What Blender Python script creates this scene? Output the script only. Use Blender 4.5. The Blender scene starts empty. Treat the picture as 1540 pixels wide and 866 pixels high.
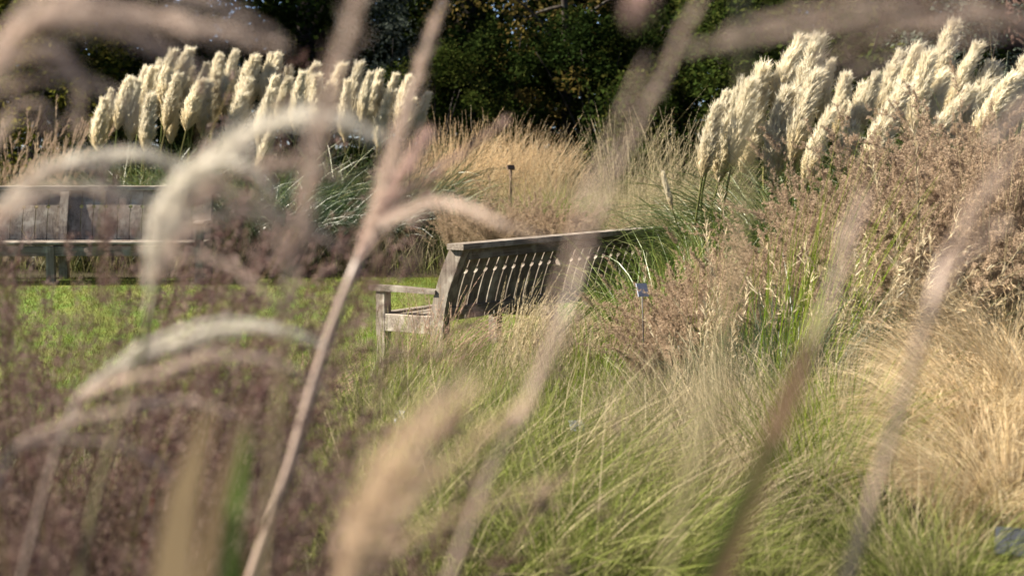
import bpy, math, random
import numpy as np
from mathutils import Vector

# ------------------------------------------------------------------ camera, light, exposure
S = bpy.context.scene
COL = S.collection
CAMZ, F, CX, CY, HOR = 1.66, 2353.0, 770.0, 433.0, 221.0
PITCH = math.atan((CY - HOR) / F)
cam_d = bpy.data.cameras.new('camera')
cam = bpy.data.objects.new('camera', cam_d)
COL.objects.link(cam)
cam.location = (0, 0, CAMZ)
cam.rotation_euler = (math.pi / 2 - PITCH, 0, 0)
cam_d.sensor_width = 36.0
cam_d.lens = 36.0 * F / 1540.0
cam_d.clip_start, cam_d.clip_end = 0.05, 2000
cam_d.dof.use_dof = True
cam_d.dof.focus_distance = 9.8
cam_d.dof.aperture_fstop = 3.0
S.camera = cam

SUN_EL, SUN_AZ = math.radians(38), math.atan2(-0.98, 0.06)     # azimuth from +Y towards +X
w = bpy.data.worlds.new('World'); S.world = w; w.use_nodes = True
nt = w.node_tree
sky = nt.nodes.new('ShaderNodeTexSky'); sky.sky_type = 'NISHITA'; sky.sun_disc = False; sky.air_density = 0.45; sky.dust_density = 0.4
sky.sun_elevation = SUN_EL; sky.sun_rotation = SUN_AZ
nt.links.new(sky.outputs[0], nt.nodes['Background'].inputs[0])
nt.nodes['Background'].inputs[1].default_value = 0.05
sl = bpy.data.lights.new('sun', 'SUN'); sl.energy = 5.0; sl.angle = math.radians(0.5); sl.color = (1, 0.90, 0.75)
so = bpy.data.objects.new('sun', sl); COL.objects.link(so)
sdir = Vector((math.sin(SUN_AZ) * math.cos(SUN_EL), math.cos(SUN_AZ) * math.cos(SUN_EL), math.sin(SUN_EL)))
so.rotation_euler = (-sdir).to_track_quat('-Z', 'Y').to_euler()
so.location = sdir * 60
S.view_settings.view_transform = 'Standard'
S.view_settings.look = 'None'
S.view_settings.exposure = 1.98
S.view_settings.gamma = 1
S.render.engine = 'CYCLES'
cy = S.cycles
cy.max_bounces = 6; cy.diffuse_bounces = 2; cy.glossy_bounces = 1; cy.transmission_bounces = 4; cy.transparent_max_bounces = 4
cy.use_denoising = True
cy.caustics_reflective = False; cy.caustics_refractive = False

RNG = np.random.default_rng(7)
random.seed(7)

# ------------------------------------------------------------------ helpers
def at(px, py, d):
    """The point seen at photograph pixel (px, py) whose distance along the ground axis is d."""
    a, b = (px - CX) / F, -(py - CY) / F
    c, s = math.cos(PITCH), math.sin(PITCH)
    y = c + b * s
    z = -s + b * c
    k = d / y
    return np.array([a * k, d, CAMZ + z * k])

def sstep(a, b, x):
    t = np.clip((x - a) / (b - a), 0, 1)
    return t * t * (3 - 2 * t)

def zg(x, y):
    x = np.asarray(x, float); y = np.asarray(y, float)
    z = 0.30 * sstep(11.6, 15.8, y) + 0.045 * np.clip(y - 15.8, 0, 14)
    m = 0.21 * np.clip(x - 0.45, 0, 4.5) * sstep(2.0, 5.0, y) * (1 - sstep(13.5, 19, y))
    return z + m

def mesh(name, V, Q=None, T=None, mats=(), at_=None, smooth=False, mi=None):
    """Mesh from vertex array, quads, triangles and point attributes."""
    me = bpy.data.meshes.new(name)
    V = np.asarray(V, np.float32).reshape(-1, 3)
    parts, sizes = [], []
    if Q is not None and len(Q):
        parts.append(np.asarray(Q, np.int32).ravel()); sizes.append(np.full(len(Q), 4, np.int32))
    if T is not None and len(T):
        parts.append(np.asarray(T, np.int32).ravel()); sizes.append(np.full(len(T), 3, np.int32))
    L = np.concatenate(parts); sz = np.concatenate(sizes)
    me.vertices.add(len(V)); me.vertices.foreach_set('co', V.ravel())
    me.loops.add(len(L)); me.loops.foreach_set('vertex_index', L)
    me.polygons.add(len(sz))
    st = np.concatenate([[0], np.cumsum(sz)[:-1]]).astype(np.int32)
    me.polygons.foreach_set('loop_start', st)
    try: me.polygons.foreach_set('loop_total', sz)
    except Exception: pass
    if at_:
        for k, v in at_.items():
            a = me.attributes.new(k, 'FLOAT', 'POINT')
            a.data.foreach_set('value', np.asarray(v, np.float32).ravel())
    for m in mats: me.materials.append(m)
    if mi is not None: me.polygons.foreach_set('material_index', np.asarray(mi, np.int32))
    me.update(calc_edges=True)
    me.polygons.foreach_set('use_smooth', np.full(len(sz), bool(smooth)))
    return me

class MB:
    """Collects pieces of geometry with rnd / tt attributes into one mesh."""
    def __init__(s): s.V, s.Q, s.T, s.R, s.TT, s.n = [], [], [], [], [], 0
    def add(s, V, Q=None, T=None, r=0.5, t=0.5):
        V = np.asarray(V, float).reshape(-1, 3); n = len(V)
        s.V.append(V)
        if Q is not None and len(Q): s.Q.append(np.asarray(Q, int).reshape(-1, 4) + s.n)
        if T is not None and len(T): s.T.append(np.asarray(T, int).reshape(-1, 3) + s.n)
        s.R.append(np.broadcast_to(np.asarray(r, float).ravel() if np.ndim(r) else r, (n,)))
        s.TT.append(np.broadcast_to(np.asarray(t, float).ravel() if np.ndim(t) else t, (n,)))
        s.n += n; return s
    def ribbons(s, C, W, rng, r=None, t=None, flat=None):
        N, K, _ = C.shape
        tan = np.gradient(C, axis=1)
        tan /= np.linalg.norm(tan, axis=2, keepdims=True) + 1e-9
        ref = rng.normal(size=(N, 1, 3)) if flat is None else flat.reshape(N, 1, 3)
        side = np.cross(tan, np.broadcast_to(ref, tan.shape))
        side /= np.linalg.norm(side, axis=2, keepdims=True) + 1e-9
        W = np.broadcast_to(W, (N, K))[..., None] * 0.5
        V = np.stack([C - side * W, C + side * W], 2).reshape(-1, 3)
        i = np.arange(N)[:, None] * K * 2 + np.arange(K - 1)[None] * 2
        Q = np.stack([i, i + 1, i + 3, i + 2], -1).reshape(-1, 4)
        if r is None: r = rng.random(N)
        r = np.broadcast_to(np.asarray(r).reshape(N, 1, 1), (N, K, 2))
        if t is None: t = np.broadcast_to(np.linspace(0, 1, K)[None, :, None], (N, K, 2))
        else: t = np.broadcast_to(np.asarray(t).reshape(N, -1, 1), (N, K, 2))
        return s.add(V, Q, None, r.ravel(), t.ravel())
    def specks(s, P, size, rng, r=None, t=0.5, axis=None, asp=0.5):
        N = len(P)
        u = rng.normal(size=(N, 3)) if axis is None else axis + rng.normal(size=(N, 3)) * 0.35
        u /= np.linalg.norm(u, axis=1, keepdims=True) + 1e-9
        v = np.cross(u, rng.normal(size=(N, 3))); v /= np.linalg.norm(v, axis=1, keepdims=True) + 1e-9
        sz = (np.broadcast_to(size, (N,)) * (0.6 + 0.8 * rng.random(N)))[:, None]
        V = np.stack([P - u * sz, P + v * sz * asp, P + u * sz, P - v * sz * asp], 1).reshape(-1, 3)
        Q = np.arange(N * 4).reshape(-1, 4)
        if r is None: r = rng.random(N)
        r = np.repeat(np.broadcast_to(r, (N,)), 4)
        tt = np.repeat(np.broadcast_to(t, (N,)), 4)
        return s.add(V, Q, None, r, tt)
    def tube(s, P, R, n=8, r=0.5, cap=True):
        P = np.asarray(P, float); K = len(P); R = np.broadcast_to(np.asarray(R, float), (K,))
        tan = np.gradient(P, axis=0); tan /= np.linalg.norm(tan, axis=1, keepdims=True) + 1e-9
        ref = np.array([0.31, 0.95, 0.07]) if abs(tan[0][1]) < 0.9 else np.array([1., 0.1, 0])
        a = np.cross(tan, ref); a /= np.linalg.norm(a, axis=1, keepdims=True) + 1e-9
        b = np.cross(tan, a)
        th = np.arange(n) * 2 * math.pi / n
        V = P[:, None] + R[:, None, None] * (a[:, None] * np.cos(th)[None, :, None] + b[:, None] * np.sin(th)[None, :, None])
        Q = [[k * n + j, k * n + (j + 1) % n, (k + 1) * n + (j + 1) % n, (k + 1) * n + j] for k in range(K - 1) for j in range(n)]
        T = []
        V = V.reshape(-1, 3)
        if cap:
            V = np.vstack([V, P[:1], P[-1:]])
            T = [[K * n, (j + 1) % n, j] for j in range(n)] + [[K * n + 1, (K - 1) * n + j, (K - 1) * n + (j + 1) % n] for j in range(n)]
        t = np.concatenate([np.repeat(np.linspace(0, 1, K), n), [0, 1] if cap else []])
        return s.add(V, Q, T, r, t)
    def prism(s, poly, axis_len, M=None, bev=0.0):
        """Polygon in local (y, z) extruded along x from 0 to axis_len."""
        p = np.asarray(poly, float); n = len(p)
        V = np.vstack([np.c_[np.zeros(n), p], np.c_[np.full(n, axis_len), p]])
        if M is not None: V = M(V)
        Q = [[j, (j + 1) % n, n + (j + 1) % n, n + j] for j in range(n)]
        c0 = V[:n].mean(0); c1 = V[n:].mean(0)
        V = np.vstack([V, c0[None], c1[None]])
        T = [[2 * n, (j + 1) % n, j] for j in range(n)] + [[2 * n + 1, n + j, n + (j + 1) % n] for j in range(n)]
        return s.add(V, Q, T, random.random(), 0.5)
    def box(s, x0, x1, y0, y1, z0, z1, b=0.004):
        """Box with chamfered long edges (along its longest side)."""
        lo, hi = np.array([x0, y0, z0], float), np.array([x1, y1, z1], float)
        ax = int(np.argmax(hi - lo)); o = [i for i in range(3) if i != ax]
        a0, a1, c0, c1 = lo[o[0]], hi[o[0]], lo[o[1]], hi[o[1]]
        b = min(b, (a1 - a0) * .3, (c1 - c0) * .3)
        poly = [(a0 + b, c0), (a1 - b, c0), (a1, c0 + b), (a1, c1 - b), (a1 - b, c1), (a0 + b, c1), (a0, c1 - b), (a0, c0 + b)]
        def M(V):
            out = np.zeros_like(V)
            out[:, ax] = V[:, 0] + lo[ax]; out[:, o[0]] = V[:, 1]; out[:, o[1]] = V[:, 2]
            return out
        return s.prism(poly, hi[ax] - lo[ax], M)
    def build(s, name, mats, smooth=False):
        V = np.vstack(s.V); Q = np.vstack(s.Q) if s.Q else None; T = np.vstack(s.T) if s.T else None
        return mesh(name, V, Q, T, mats if isinstance(mats, (list, tuple)) else [mats],
                    {'rnd': np.concatenate(s.R), 'tt': np.concatenate(s.TT)}, smooth)

def link(name, me, parent=None, loc=None, rz=0, sc=None):
    o = bpy.data.objects.new(name, me); COL.objects.link(o)
    if parent is not None: o.parent = parent
    if loc is not None: o.location = loc
    if rz: o.rotation_euler = (0, 0, rz)
    if sc is not None: o.scale = (sc, sc, sc) if np.isscalar(sc) else sc
    return o

def thing(name, label, cat, loc=(0, 0, 0), rz=0, sc=None, group=None):
    o = link(name, None, None, [float(v) for v in loc], rz, sc)
    o.empty_display_size = 0.1
    o['label'] = label; o['category'] = cat; o['kind'] = 'thing'
    if group: o['group'] = group
    return o

def kind(o, k):
    o['kind'] = k; return o

# ------------------------------------------------------------------ materials
def ramp(ntree, cols):
    n = ntree.nodes.new('ShaderNodeValToRGB'); e = n.color_ramp.elements
    while len(e) > 1: e.remove(e[-1])
    for i, (p, c) in enumerate(cols):
        x = e[0] if i == 0 else e.new(p)
        x.position = p; x.color = (*c, 1)
    return n

def plantmat(name, cols, base=None, base_to=0.5, trans=0.35, gloss=0.0, var=0.25):
    """Leaf or straw: colour by blade (rnd), ageing from the base up (tt), part of the light passes through."""
    m = bpy.data.materials.new(name); m.use_nodes = True; t = m.node_tree; N = t.nodes; L = t.links
    N.clear(); out = N.new('ShaderNodeOutputMaterial')
    a = N.new('ShaderNodeAttribute'); a.attribute_name = 'rnd'
    r = ramp(t, [(i / max(1, len(cols) - 1), c) for i, c in enumerate(cols)])
    L.new(a.outputs['Fac'], r.inputs[0]); col = r.outputs[0]
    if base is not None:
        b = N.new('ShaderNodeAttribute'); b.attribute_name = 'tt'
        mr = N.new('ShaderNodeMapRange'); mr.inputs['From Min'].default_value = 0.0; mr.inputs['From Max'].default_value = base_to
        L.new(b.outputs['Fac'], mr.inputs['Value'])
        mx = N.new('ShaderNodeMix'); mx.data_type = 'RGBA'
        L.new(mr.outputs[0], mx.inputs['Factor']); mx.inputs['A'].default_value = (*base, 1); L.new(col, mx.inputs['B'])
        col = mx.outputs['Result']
    oi = N.new('ShaderNodeObjectInfo')
    mr2 = N.new('ShaderNodeMapRange'); mr2.inputs['To Min'].default_value = .78 * (1 - var); mr2.inputs['To Max'].default_value = .78 * (1 + var)
    L.new(oi.outputs['Random'], mr2.inputs['Value'])
    hs = N.new('ShaderNodeHueSaturation'); L.new(mr2.outputs[0], hs.inputs['Value']); L.new(col, hs.inputs['Color']); col = hs.outputs[0]
    d = N.new('ShaderNodeBsdfDiffuse'); tr = N.new('ShaderNodeBsdfTranslucent'); mixs = N.new('ShaderNodeMixShader')
    mixs.inputs[0].default_value = trans * .72
    L.new(col, d.inputs[0]); L.new(col, tr.inputs[0]); L.new(d.outputs[0], mixs.inputs[1]); L.new(tr.outputs[0], mixs.inputs[2])
    res = mixs.outputs[0]
    if gloss:
        g = N.new('ShaderNodeBsdfGlossy'); g.inputs['Roughness'].default_value = 0.45; g.inputs[0].default_value = (1, 1, 1, 1)
        m2 = N.new('ShaderNodeMixShader'); m2.inputs[0].default_value = gloss
        L.new(res, m2.inputs[1]); L.new(g.outputs[0], m2.inputs[2]); res = m2.outputs[0]
    L.new(res, out.inputs[0])
    return m

def groundmat(name, c1, c2, c3, scale, bump=0.4, rough=0.95):
    m = bpy.data.materials.new(name); m.use_nodes = True; t = m.node_tree; N = t.nodes; L = t.links
    p = N['Principled BSDF']; p.inputs['Roughness'].default_value = rough; p.inputs['Specular IOR Level'].default_value = 0.15
    tc = N.new('ShaderNodeTexCoord')
    n1 = N.new('ShaderNodeTexNoise'); n1.inputs['Scale'].default_value = scale; n1.inputs['Detail'].default_value = 8
    n2 = N.new('ShaderNodeTexNoise'); n2.inputs['Scale'].default_value = scale * 0.07; n2.inputs['Detail'].default_value = 3
    L.new(tc.outputs['Object'], n1.inputs['Vector']); L.new(tc.outputs['Object'], n2.inputs['Vector'])
    r = ramp(t, [(0.35, c1), (0.62, c2)]); L.new(n1.outputs['Fac'], r.inputs[0])
    mx = N.new('ShaderNodeMix'); mx.data_type = 'RGBA'
    mr = N.new('ShaderNodeMapRange'); mr.inputs['From Min'].default_value = 0.42; mr.inputs['From Max'].default_value = 0.62
    L.new(n2.outputs['Fac'], mr.inputs['Value']); L.new(mr.outputs[0], mx.inputs['Factor'])
    L.new(r.outputs[0], mx.inputs['A']); mx.inputs['B'].default_value = (*c3, 1)
    L.new(mx.outputs['Result'], p.inputs['Base Color'])
    b = N.new('ShaderNodeBump'); b.inputs['Strength'].default_value = bump; b.inputs['Distance'].default_value = 0.03
    L.new(n1.outputs['Fac'], b.inputs['Height']); L.new(b.outputs[0], p.inputs['Normal'])
    return m

def woodmat(name, cols, axis=0, scale=1.0):
    """Weathered wood: grain stretched along one object axis, lichen blotches, per-board tone."""
    m = bpy.data.materials.new(name); m.use_nodes = True; t = m.node_tree; N = t.nodes; L = t.links
    p = N['Principled BSDF']; p.inputs['Roughness'].default_value = 0.85; p.inputs['Specular IOR Level'].default_value = 0.2
    tc = N.new('ShaderNodeTexCoord'); mp = N.new('ShaderNodeMapping')
    sc = [60 * scale] * 3; sc[axis] = 3.0 * scale
    mp.inputs['Scale'].default_value = sc
    L.new(tc.outputs['Object'], mp.inputs['Vector'])
    n = N.new('ShaderNodeTexNoise'); n.inputs['Scale'].default_value = 1; n.inputs['Detail'].default_value = 6; n.inputs['Roughness'].default_value = .65
    L.new(mp.outputs[0], n.inputs['Vector'])
    r = ramp(t, [(0.3, cols[0]), (0.5, cols[1]), (0.7, cols[2])]); L.new(n.outputs['Fac'], r.inputs[0])
    n2 = N.new('ShaderNodeTexNoise'); n2.inputs['Scale'].default_value = 9; n2.inputs['Detail'].default_value = 5
    L.new(tc.outputs['Object'], n2.inputs['Vector'])
    r2 = ramp(t, [(0.52, (0, 0, 0)), (0.66, (1, 1, 1))]); L.new(n2.outputs['Fac'], r2.inputs[0])
    mx = N.new('ShaderNodeMix'); mx.data_type = 'RGBA'; L.new(r2.outputs[0], mx.inputs['Factor'])
    L.new(r.outputs[0], mx.inputs['A']); mx.inputs['B'].default_value = (*cols[3], 1)
    a = N.new('ShaderNodeAttribute'); a.attribute_name = 'rnd'
    mr = N.new('ShaderNodeMapRange'); mr.inputs['To Min'].default_value = 0.75; mr.inputs['To Max'].default_value = 1.2
    L.new(a.outputs['Fac'], mr.inputs['Value'])
    hs = N.new('ShaderNodeHueSaturation'); L.new(mr.outputs[0], hs.inputs['Value']); L.new(mx.outputs['Result'], hs.inputs['Color'])
    L.new(hs.outputs[0], p.inputs['Base Color'])
    b = N.new('ShaderNodeBump'); b.inputs['Strength'].default_value = 0.5; b.inputs['Distance'].default_value = 0.004
    L.new(n.outputs['Fac'], b.inputs['Height']); L.new(b.outputs[0], p.inputs['Normal'])
    return m

def plainmat(name, c, rough=0.6):
    m = bpy.data.materials.new(name); m.use_nodes = True; t = m.node_tree; N = t.nodes; L = t.links
    p = N['Principled BSDF']; p.inputs['Roughness'].default_value = rough
    tc = N.new('ShaderNodeTexCoord'); n = N.new('ShaderNodeTexNoise'); n.inputs['Scale'].default_value = 35; n.inputs['Detail'].default_value = 5
    L.new(tc.outputs['Object'], n.inputs['Vector'])
    r = ramp(t, [(0.3, tuple(v * 0.7 for v in c)), (0.6, c)]); L.new(n.outputs['Fac'], r.inputs[0])
    L.new(r.outputs[0], p.inputs['Base Color'])
    return m

M = {}
M['soil'] = groundmat('soil', (.025, .018, .011), (.075, .055, .035), (.05, .045, .022), 14)
M['turf'] = groundmat('turf', (.05, .09, .012), (.10, .15, .022), (.13, .15, .035), 40)
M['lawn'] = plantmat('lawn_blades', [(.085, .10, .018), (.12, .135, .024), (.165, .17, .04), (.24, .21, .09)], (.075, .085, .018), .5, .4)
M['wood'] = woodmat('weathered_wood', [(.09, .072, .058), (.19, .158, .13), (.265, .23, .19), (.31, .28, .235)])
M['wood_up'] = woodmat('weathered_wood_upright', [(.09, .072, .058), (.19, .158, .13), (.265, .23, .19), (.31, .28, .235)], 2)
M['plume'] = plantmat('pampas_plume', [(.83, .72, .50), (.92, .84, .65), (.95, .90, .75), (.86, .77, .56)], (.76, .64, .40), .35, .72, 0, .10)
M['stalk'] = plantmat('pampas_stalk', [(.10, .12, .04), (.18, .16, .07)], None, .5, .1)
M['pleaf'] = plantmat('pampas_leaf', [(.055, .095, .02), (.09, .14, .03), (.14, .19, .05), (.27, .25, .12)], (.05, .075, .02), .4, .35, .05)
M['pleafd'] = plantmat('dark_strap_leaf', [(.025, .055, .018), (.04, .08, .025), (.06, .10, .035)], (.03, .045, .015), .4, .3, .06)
M['reed'] = plantmat('reed_leaf', [(.085, .14, .018), (.13, .20, .028), (.20, .27, .05), (.28, .27, .09)], (.06, .09, .015), .4, .42, .04)
M['green'] = plantmat('green_blade', [(.10, .13, .028), (.15, .185, .04), (.22, .235, .07), (.36, .32, .16)], (.08, .09, .025), .5, .4, .02)
M['vivid'] = plantmat('vivid_blade', [(.10, .135, .03), (.16, .195, .045), (.24, .27, .075), (.38, .36, .17)], (.06, .07, .02), .6, .42)
M['lime'] = plantmat('lime_blade', [(.10, .16, .012), (.15, .22, .02), (.22, .27, .04)], (.07, .10, .015), .4, .45)
M['straw'] = plantmat('straw_blade', [(.30, .25, .14), (.43, .36, .22), (.55, .47, .31), (.24, .24, .10)], (.13, .14, .045), .55, .4)
M['strawh'] = plantmat('straw_head', [(.42, .34, .20), (.55, .46, .30), (.66, .58, .42)], None, .5, .4)
M['grey'] = plantmat('grey_green_blade', [(.24, .21, .13), (.37, .31, .20), (.52, .44, .30), (.20, .20, .11), (.44, .37, .25)], (.13, .12, .055), .45, .38)
M['gold'] = plantmat('golden_blade', [(.50, .36, .18), (.68, .53, .30), (.82, .69, .46), (.40, .27, .12), (.88, .78, .58)], (.30, .20, .09), .5, .42)
M['goldh'] = plantmat('golden_head', [(.66, .46, .26), (.78, .58, .36), (.86, .70, .48)], None, .5, .45)
M['cloudh'] = plantmat('brown_cloud_head', [(.40, .29, .20), (.47, .35, .245), (.54, .42, .30), (.43, .315, .215)], None, .5, .38, 0, .15)
M['cloudl'] = plantmat('brown_cloud_stem', [(.035, .06, .014), (.055, .085, .018), (.085, .11, .03), (.16, .14, .06)], (.03, .05, .012), .5, .35)
M['purpleh'] = plantmat('purple_head', [(.045, .024, .022), (.10, .056, .048), (.18, .115, .10), (.34, .26, .22), (.075, .032, .034), (.14, .08, .072)], None, .5, .35, 0, .15)
M['purplel'] = plantmat('purple_stem', [(.08, .06, .035), (.13, .09, .055), (.10, .11, .03)], (.05, .05, .02), .5, .3)
M['red'] = plantmat('red_leaf', [(.22, .02, .015), (.32, .035, .02), (.16, .03, .02), (.30, .16, .02)], (.10, .10, .02), .4, .4)
M['pinkh'] = plantmat('pink_head', [(.38, .22, .18), (.50, .33, .27), (.60, .45, .36)], None, .5, .4)
M['finger'] = plantmat('silky_plume', [(.60, .46, .38), (.72, .58, .49), (.82, .70, .61)], None, .5, .45, 0, .12)
M['fingerw'] = plantmat('pale_plume', [(.84, .77, .64), (.90, .85, .74), (.94, .90, .82)], None, .5, .45, 0, .08)
M['fingert'] = plantmat('tawny_plume', [(.58, .42, .28), (.68, .52, .36), (.76, .62, .46)], None, .5, .45, 0, .08)
M['fingerp'] = plantmat('rosy_plume', [(.58, .40, .35), (.68, .48, .42), (.74, .57, .50)], None, .5, .45, 0, .08)
M['fstem'] = plantmat('grass_stalk', [(.46, .34, .27), (.52, .40, .32)], (.40, .33, .22), .5, .08, .05)
M['fstemg'] = plantmat('green_grass_stalk', [(.24, .22, .11), (.30, .24, .14)], (.16, .2, .06), .5, .1, .03)
M['ftan'] = plantmat('tan_leaf', [(.46, .33, .17), (.52, .38, .21)], None, .5, .4)
M['fbrown'] = plantmat('brown_leaf', [(.26, .16, .10), (.34, .22, .14)], None, .5, .3)
M['fgreen'] = plantmat('fresh_leaf', [(.05, .10, .02), (.08, .13, .03)], None, .5, .4)
M['bark'] = woodmat('bark', [(.015, .011, .008), (.03, .023, .018), (.045, .035, .028), (.05, .05, .04)], 2, .2)
M['barkr'] = woodmat('red_bark', [(.03, .018, .014), (.06, .034, .026), (.09, .05, .04), (.07, .05, .04)], 2, .2)
def leafm(n, c): return plantmat(n, c, None, .5, .35, 0, .2)
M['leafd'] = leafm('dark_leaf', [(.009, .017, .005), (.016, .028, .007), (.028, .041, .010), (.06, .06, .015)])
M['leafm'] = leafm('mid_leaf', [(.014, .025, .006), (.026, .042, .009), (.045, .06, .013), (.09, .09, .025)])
M['leafy'] = leafm('yellowing_leaf', [(.05, .07, .01), (.09, .11, .016), (.15, .145, .026), (.22, .18, .045)])
M['leafo'] = leafm('autumn_leaf', [(.05, .05, .012), (.12, .09, .025), (.20, .15, .05), (.04, .05, .012)])
M['leafb'] = leafm('blue_grey_leaf', [(.06, .08, .06), (.09, .11, .085), (.13, .15, .12)])
M['box'] = leafm('clipped_leaf', [(.025, .055, .012), (.04, .08, .016), (.06, .10, .02)])
M['label'] = plainmat('label_plate', (.40, .43, .50), .5)
M['slate'] = plainmat('slate_plate', (.028, .033, .045), .9)
M['metal'] = plainmat('dark_metal', (.07, .06, .05), .6)
M['oak'] = plainmat('brown_post_wood', (.10, .06, .035), .8)

# ------------------------------------------------------------------ plant geometry
def arcs(rng, n, R, L, lv=.2, th0=.15, th1=.9, K=6, wind=0.25, p=1.5, minl=.4, locks=0):
    """Centre lines of n blades rising from a tuft of radius R and arching outwards."""
    a = rng.random(n) * 2 * math.pi; r = np.sqrt(rng.random(n))
    base = np.stack([R * r * np.cos(a), R * r * np.sin(a), np.zeros(n)], 1)
    ph = a + rng.normal(size=n) * .7
    if locks:
        k = rng.integers(0, locks, n); ph = (rng.random(locks) * 6.283)[k] + rng.normal(size=n) * .16
        base[:, 0] = R * .8 * np.cos(ph) * (.3 + .7 * rng.random(locks)[k]) + rng.normal(size=n) * .015
        base[:, 1] = R * .8 * np.sin(ph) * (.3 + .7 * rng.random(locks)[k]) + rng.normal(size=n) * .015
    l = L * np.clip(1 + lv * rng.normal(size=n), minl, 1.5)
    q0 = th0 * (.3 * np.abs(rng.normal(size=n)) + .9 * r)
    q1 = q0 + th1 * (.35 + .9 * rng.random(n))
    if locks:
        q0 = th0 * (.2 + 1.1 * rng.random(locks))[k] + rng.normal(size=n) * .05
        q1 = q0 + th1 * (.5 + .7 * rng.random(locks))[k] + rng.normal(size=n) * .12
        l = L * (.75 + .45 * rng.random(locks))[k] * (1 + .08 * rng.normal(size=n))
    t = np.linspace(0, 1, K)[None]
    th = q0[:, None] + (q1 - q0)[:, None] * t ** p
    D = np.stack([np.sin(th) * np.cos(ph)[:, None], np.sin(th) * np.sin(ph)[:, None], np.cos(th)], 2)
    D[..., 0] += wind * (.35 + t) * (.7 + .6 * rng.random(n))[:, None]
    D += rng.normal(size=(n, K, 3)) * .035
    D /= np.linalg.norm(D, axis=2, keepdims=True)
    C = np.zeros((n, K, 3)); C[:, 0] = base
    C[:, 1:] = base[:, None] + np.cumsum(D[:, :-1] * (l / (K - 1))[:, None, None], 1)
    return C

def wprof(K, w, n=None, rng=None, tip=.12):
    t = np.linspace(0, 1, K)
    W = w * np.clip(np.minimum(.55 + t * 2, 1) * (1 - t ** 1.6), tip, 1)
    if n is None: return W
    return W[None] * (.6 + .8 * rng.random(n))[:, None]

def along(C, u):
    """Points and tangents at fraction u (N, m) of each polyline C (N, K, 3)."""
    N, K, _ = C.shape
    f = np.clip(u, 0, .9999) * (K - 1); i = f.astype(int); f = (f - i)[..., None]
    idx = np.arange(N)[:, None]
    a, b = C[idx, i], C[idx, i + 1]
    tan = b - a; tan = tan / (np.linalg.norm(tan, axis=2, keepdims=True) + 1e-9)
    return a + (b - a) * f, tan

def hairs(rng, C, t0, m, l, spread, droop=0., wind=.0, shape='spindle', K=3, t1=1., sv=.35):
    """m short hairs on the last part of each polyline; returns (N*m, K, 3)."""
    N = len(C); u = t0 + (t1 - t0) * rng.random((N, m))
    P, T = along(C, u); s = (u - t0) / (t1 - t0)
    if shape == 'spindle': pr = np.sin(np.pi * np.clip(s * .9 + .08, 0, 1)) ** .6
    elif shape == 'cone': pr = 1 - .82 * s
    else: pr = np.ones_like(s)
    rad = rng.normal(size=(N, m, 3)); rad -= T * (rad * T).sum(2, keepdims=True); rad /= np.linalg.norm(rad, axis=2, keepdims=True) + 1e-9
    sp = spread * (1 + sv * rng.normal(size=(N, m)))[..., None]
    D = T * np.cos(sp) + rad * np.sin(sp)
    ll = (l * pr * (.6 + .7 * rng.random((N, m))))[..., None]
    out = [P]
    for k in range(1, K):
        D = D + np.array([wind, 0, -droop]) / (K - 1)
        D = D / np.linalg.norm(D, axis=2, keepdims=True)
        P = P + D * ll / (K - 1); out.append(P)
    return np.stack(out, 2).reshape(N * m, K, 3)

def g(mb): return mb

KINDS = {}
def variants(name, n, fn):
    KINDS[name] = [fn(np.random.default_rng(hash_(name) + 101 * i)) for i in range(n)]
def hash_(s): return sum((i + 3) * ord(c) for i, c in enumerate(s)) % 99991

def blades(rng, mat, n, R, L, w, name='foliage', K=6, **k):
    C = arcs(rng, n, R, L, K=K, **k)
    return (name, MB().ribbons(C, wprof(K, w, n, rng), rng).build(name, M[mat]))

def cloud_kind(stem_mat, head_mat, n, R, L, branches, specks_, bl, size, leaf=None, sp=.55, th1=.8, wind=.45, hw=.0011, t0=.5, th0=.28):
    def fn(rng):
        C = arcs(rng, n, R, L, lv=.14, th0=th0, th1=th1, K=8, wind=wind, p=1.2, minl=.6)
        parts = []
        nl = leaf or n * 3
        lf = arcs(rng, nl, R, L * .45, lv=.25, th0=.3, th1=.9, K=6, wind=wind * .5)
        mb = MB().ribbons(lf, wprof(6, .006, nl, rng), rng)
        mb.ribbons(C, np.full((1, 8), .0022), rng)
        parts.append(('foliage', mb.build('foliage', M[stem_mat])))
        hb = MB()
        B = hairs(rng, C, t0, branches, bl, sp, droop=.25, wind=.35, shape='cone', K=4)
        hb.ribbons(B, np.full((1, 4), hw), rng, t=np.full((len(B), 4), .5))
        u = .25 + .75 * rng.random((len(B), specks_))
        P, T = along(B, u)
        P = P + rng.normal(size=P.shape) * .005
        hb.specks(P.reshape(-1, 3), size, rng, axis=T.reshape(-1, 3), r=np.clip(np.repeat(rng.random(len(B)), specks_) * .6 + .4 * rng.random(len(B) * specks_), 0, 1))
        parts.append(('flower_head', hb.build('flower_head', M[head_mat])))
        return parts
    return fn

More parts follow.
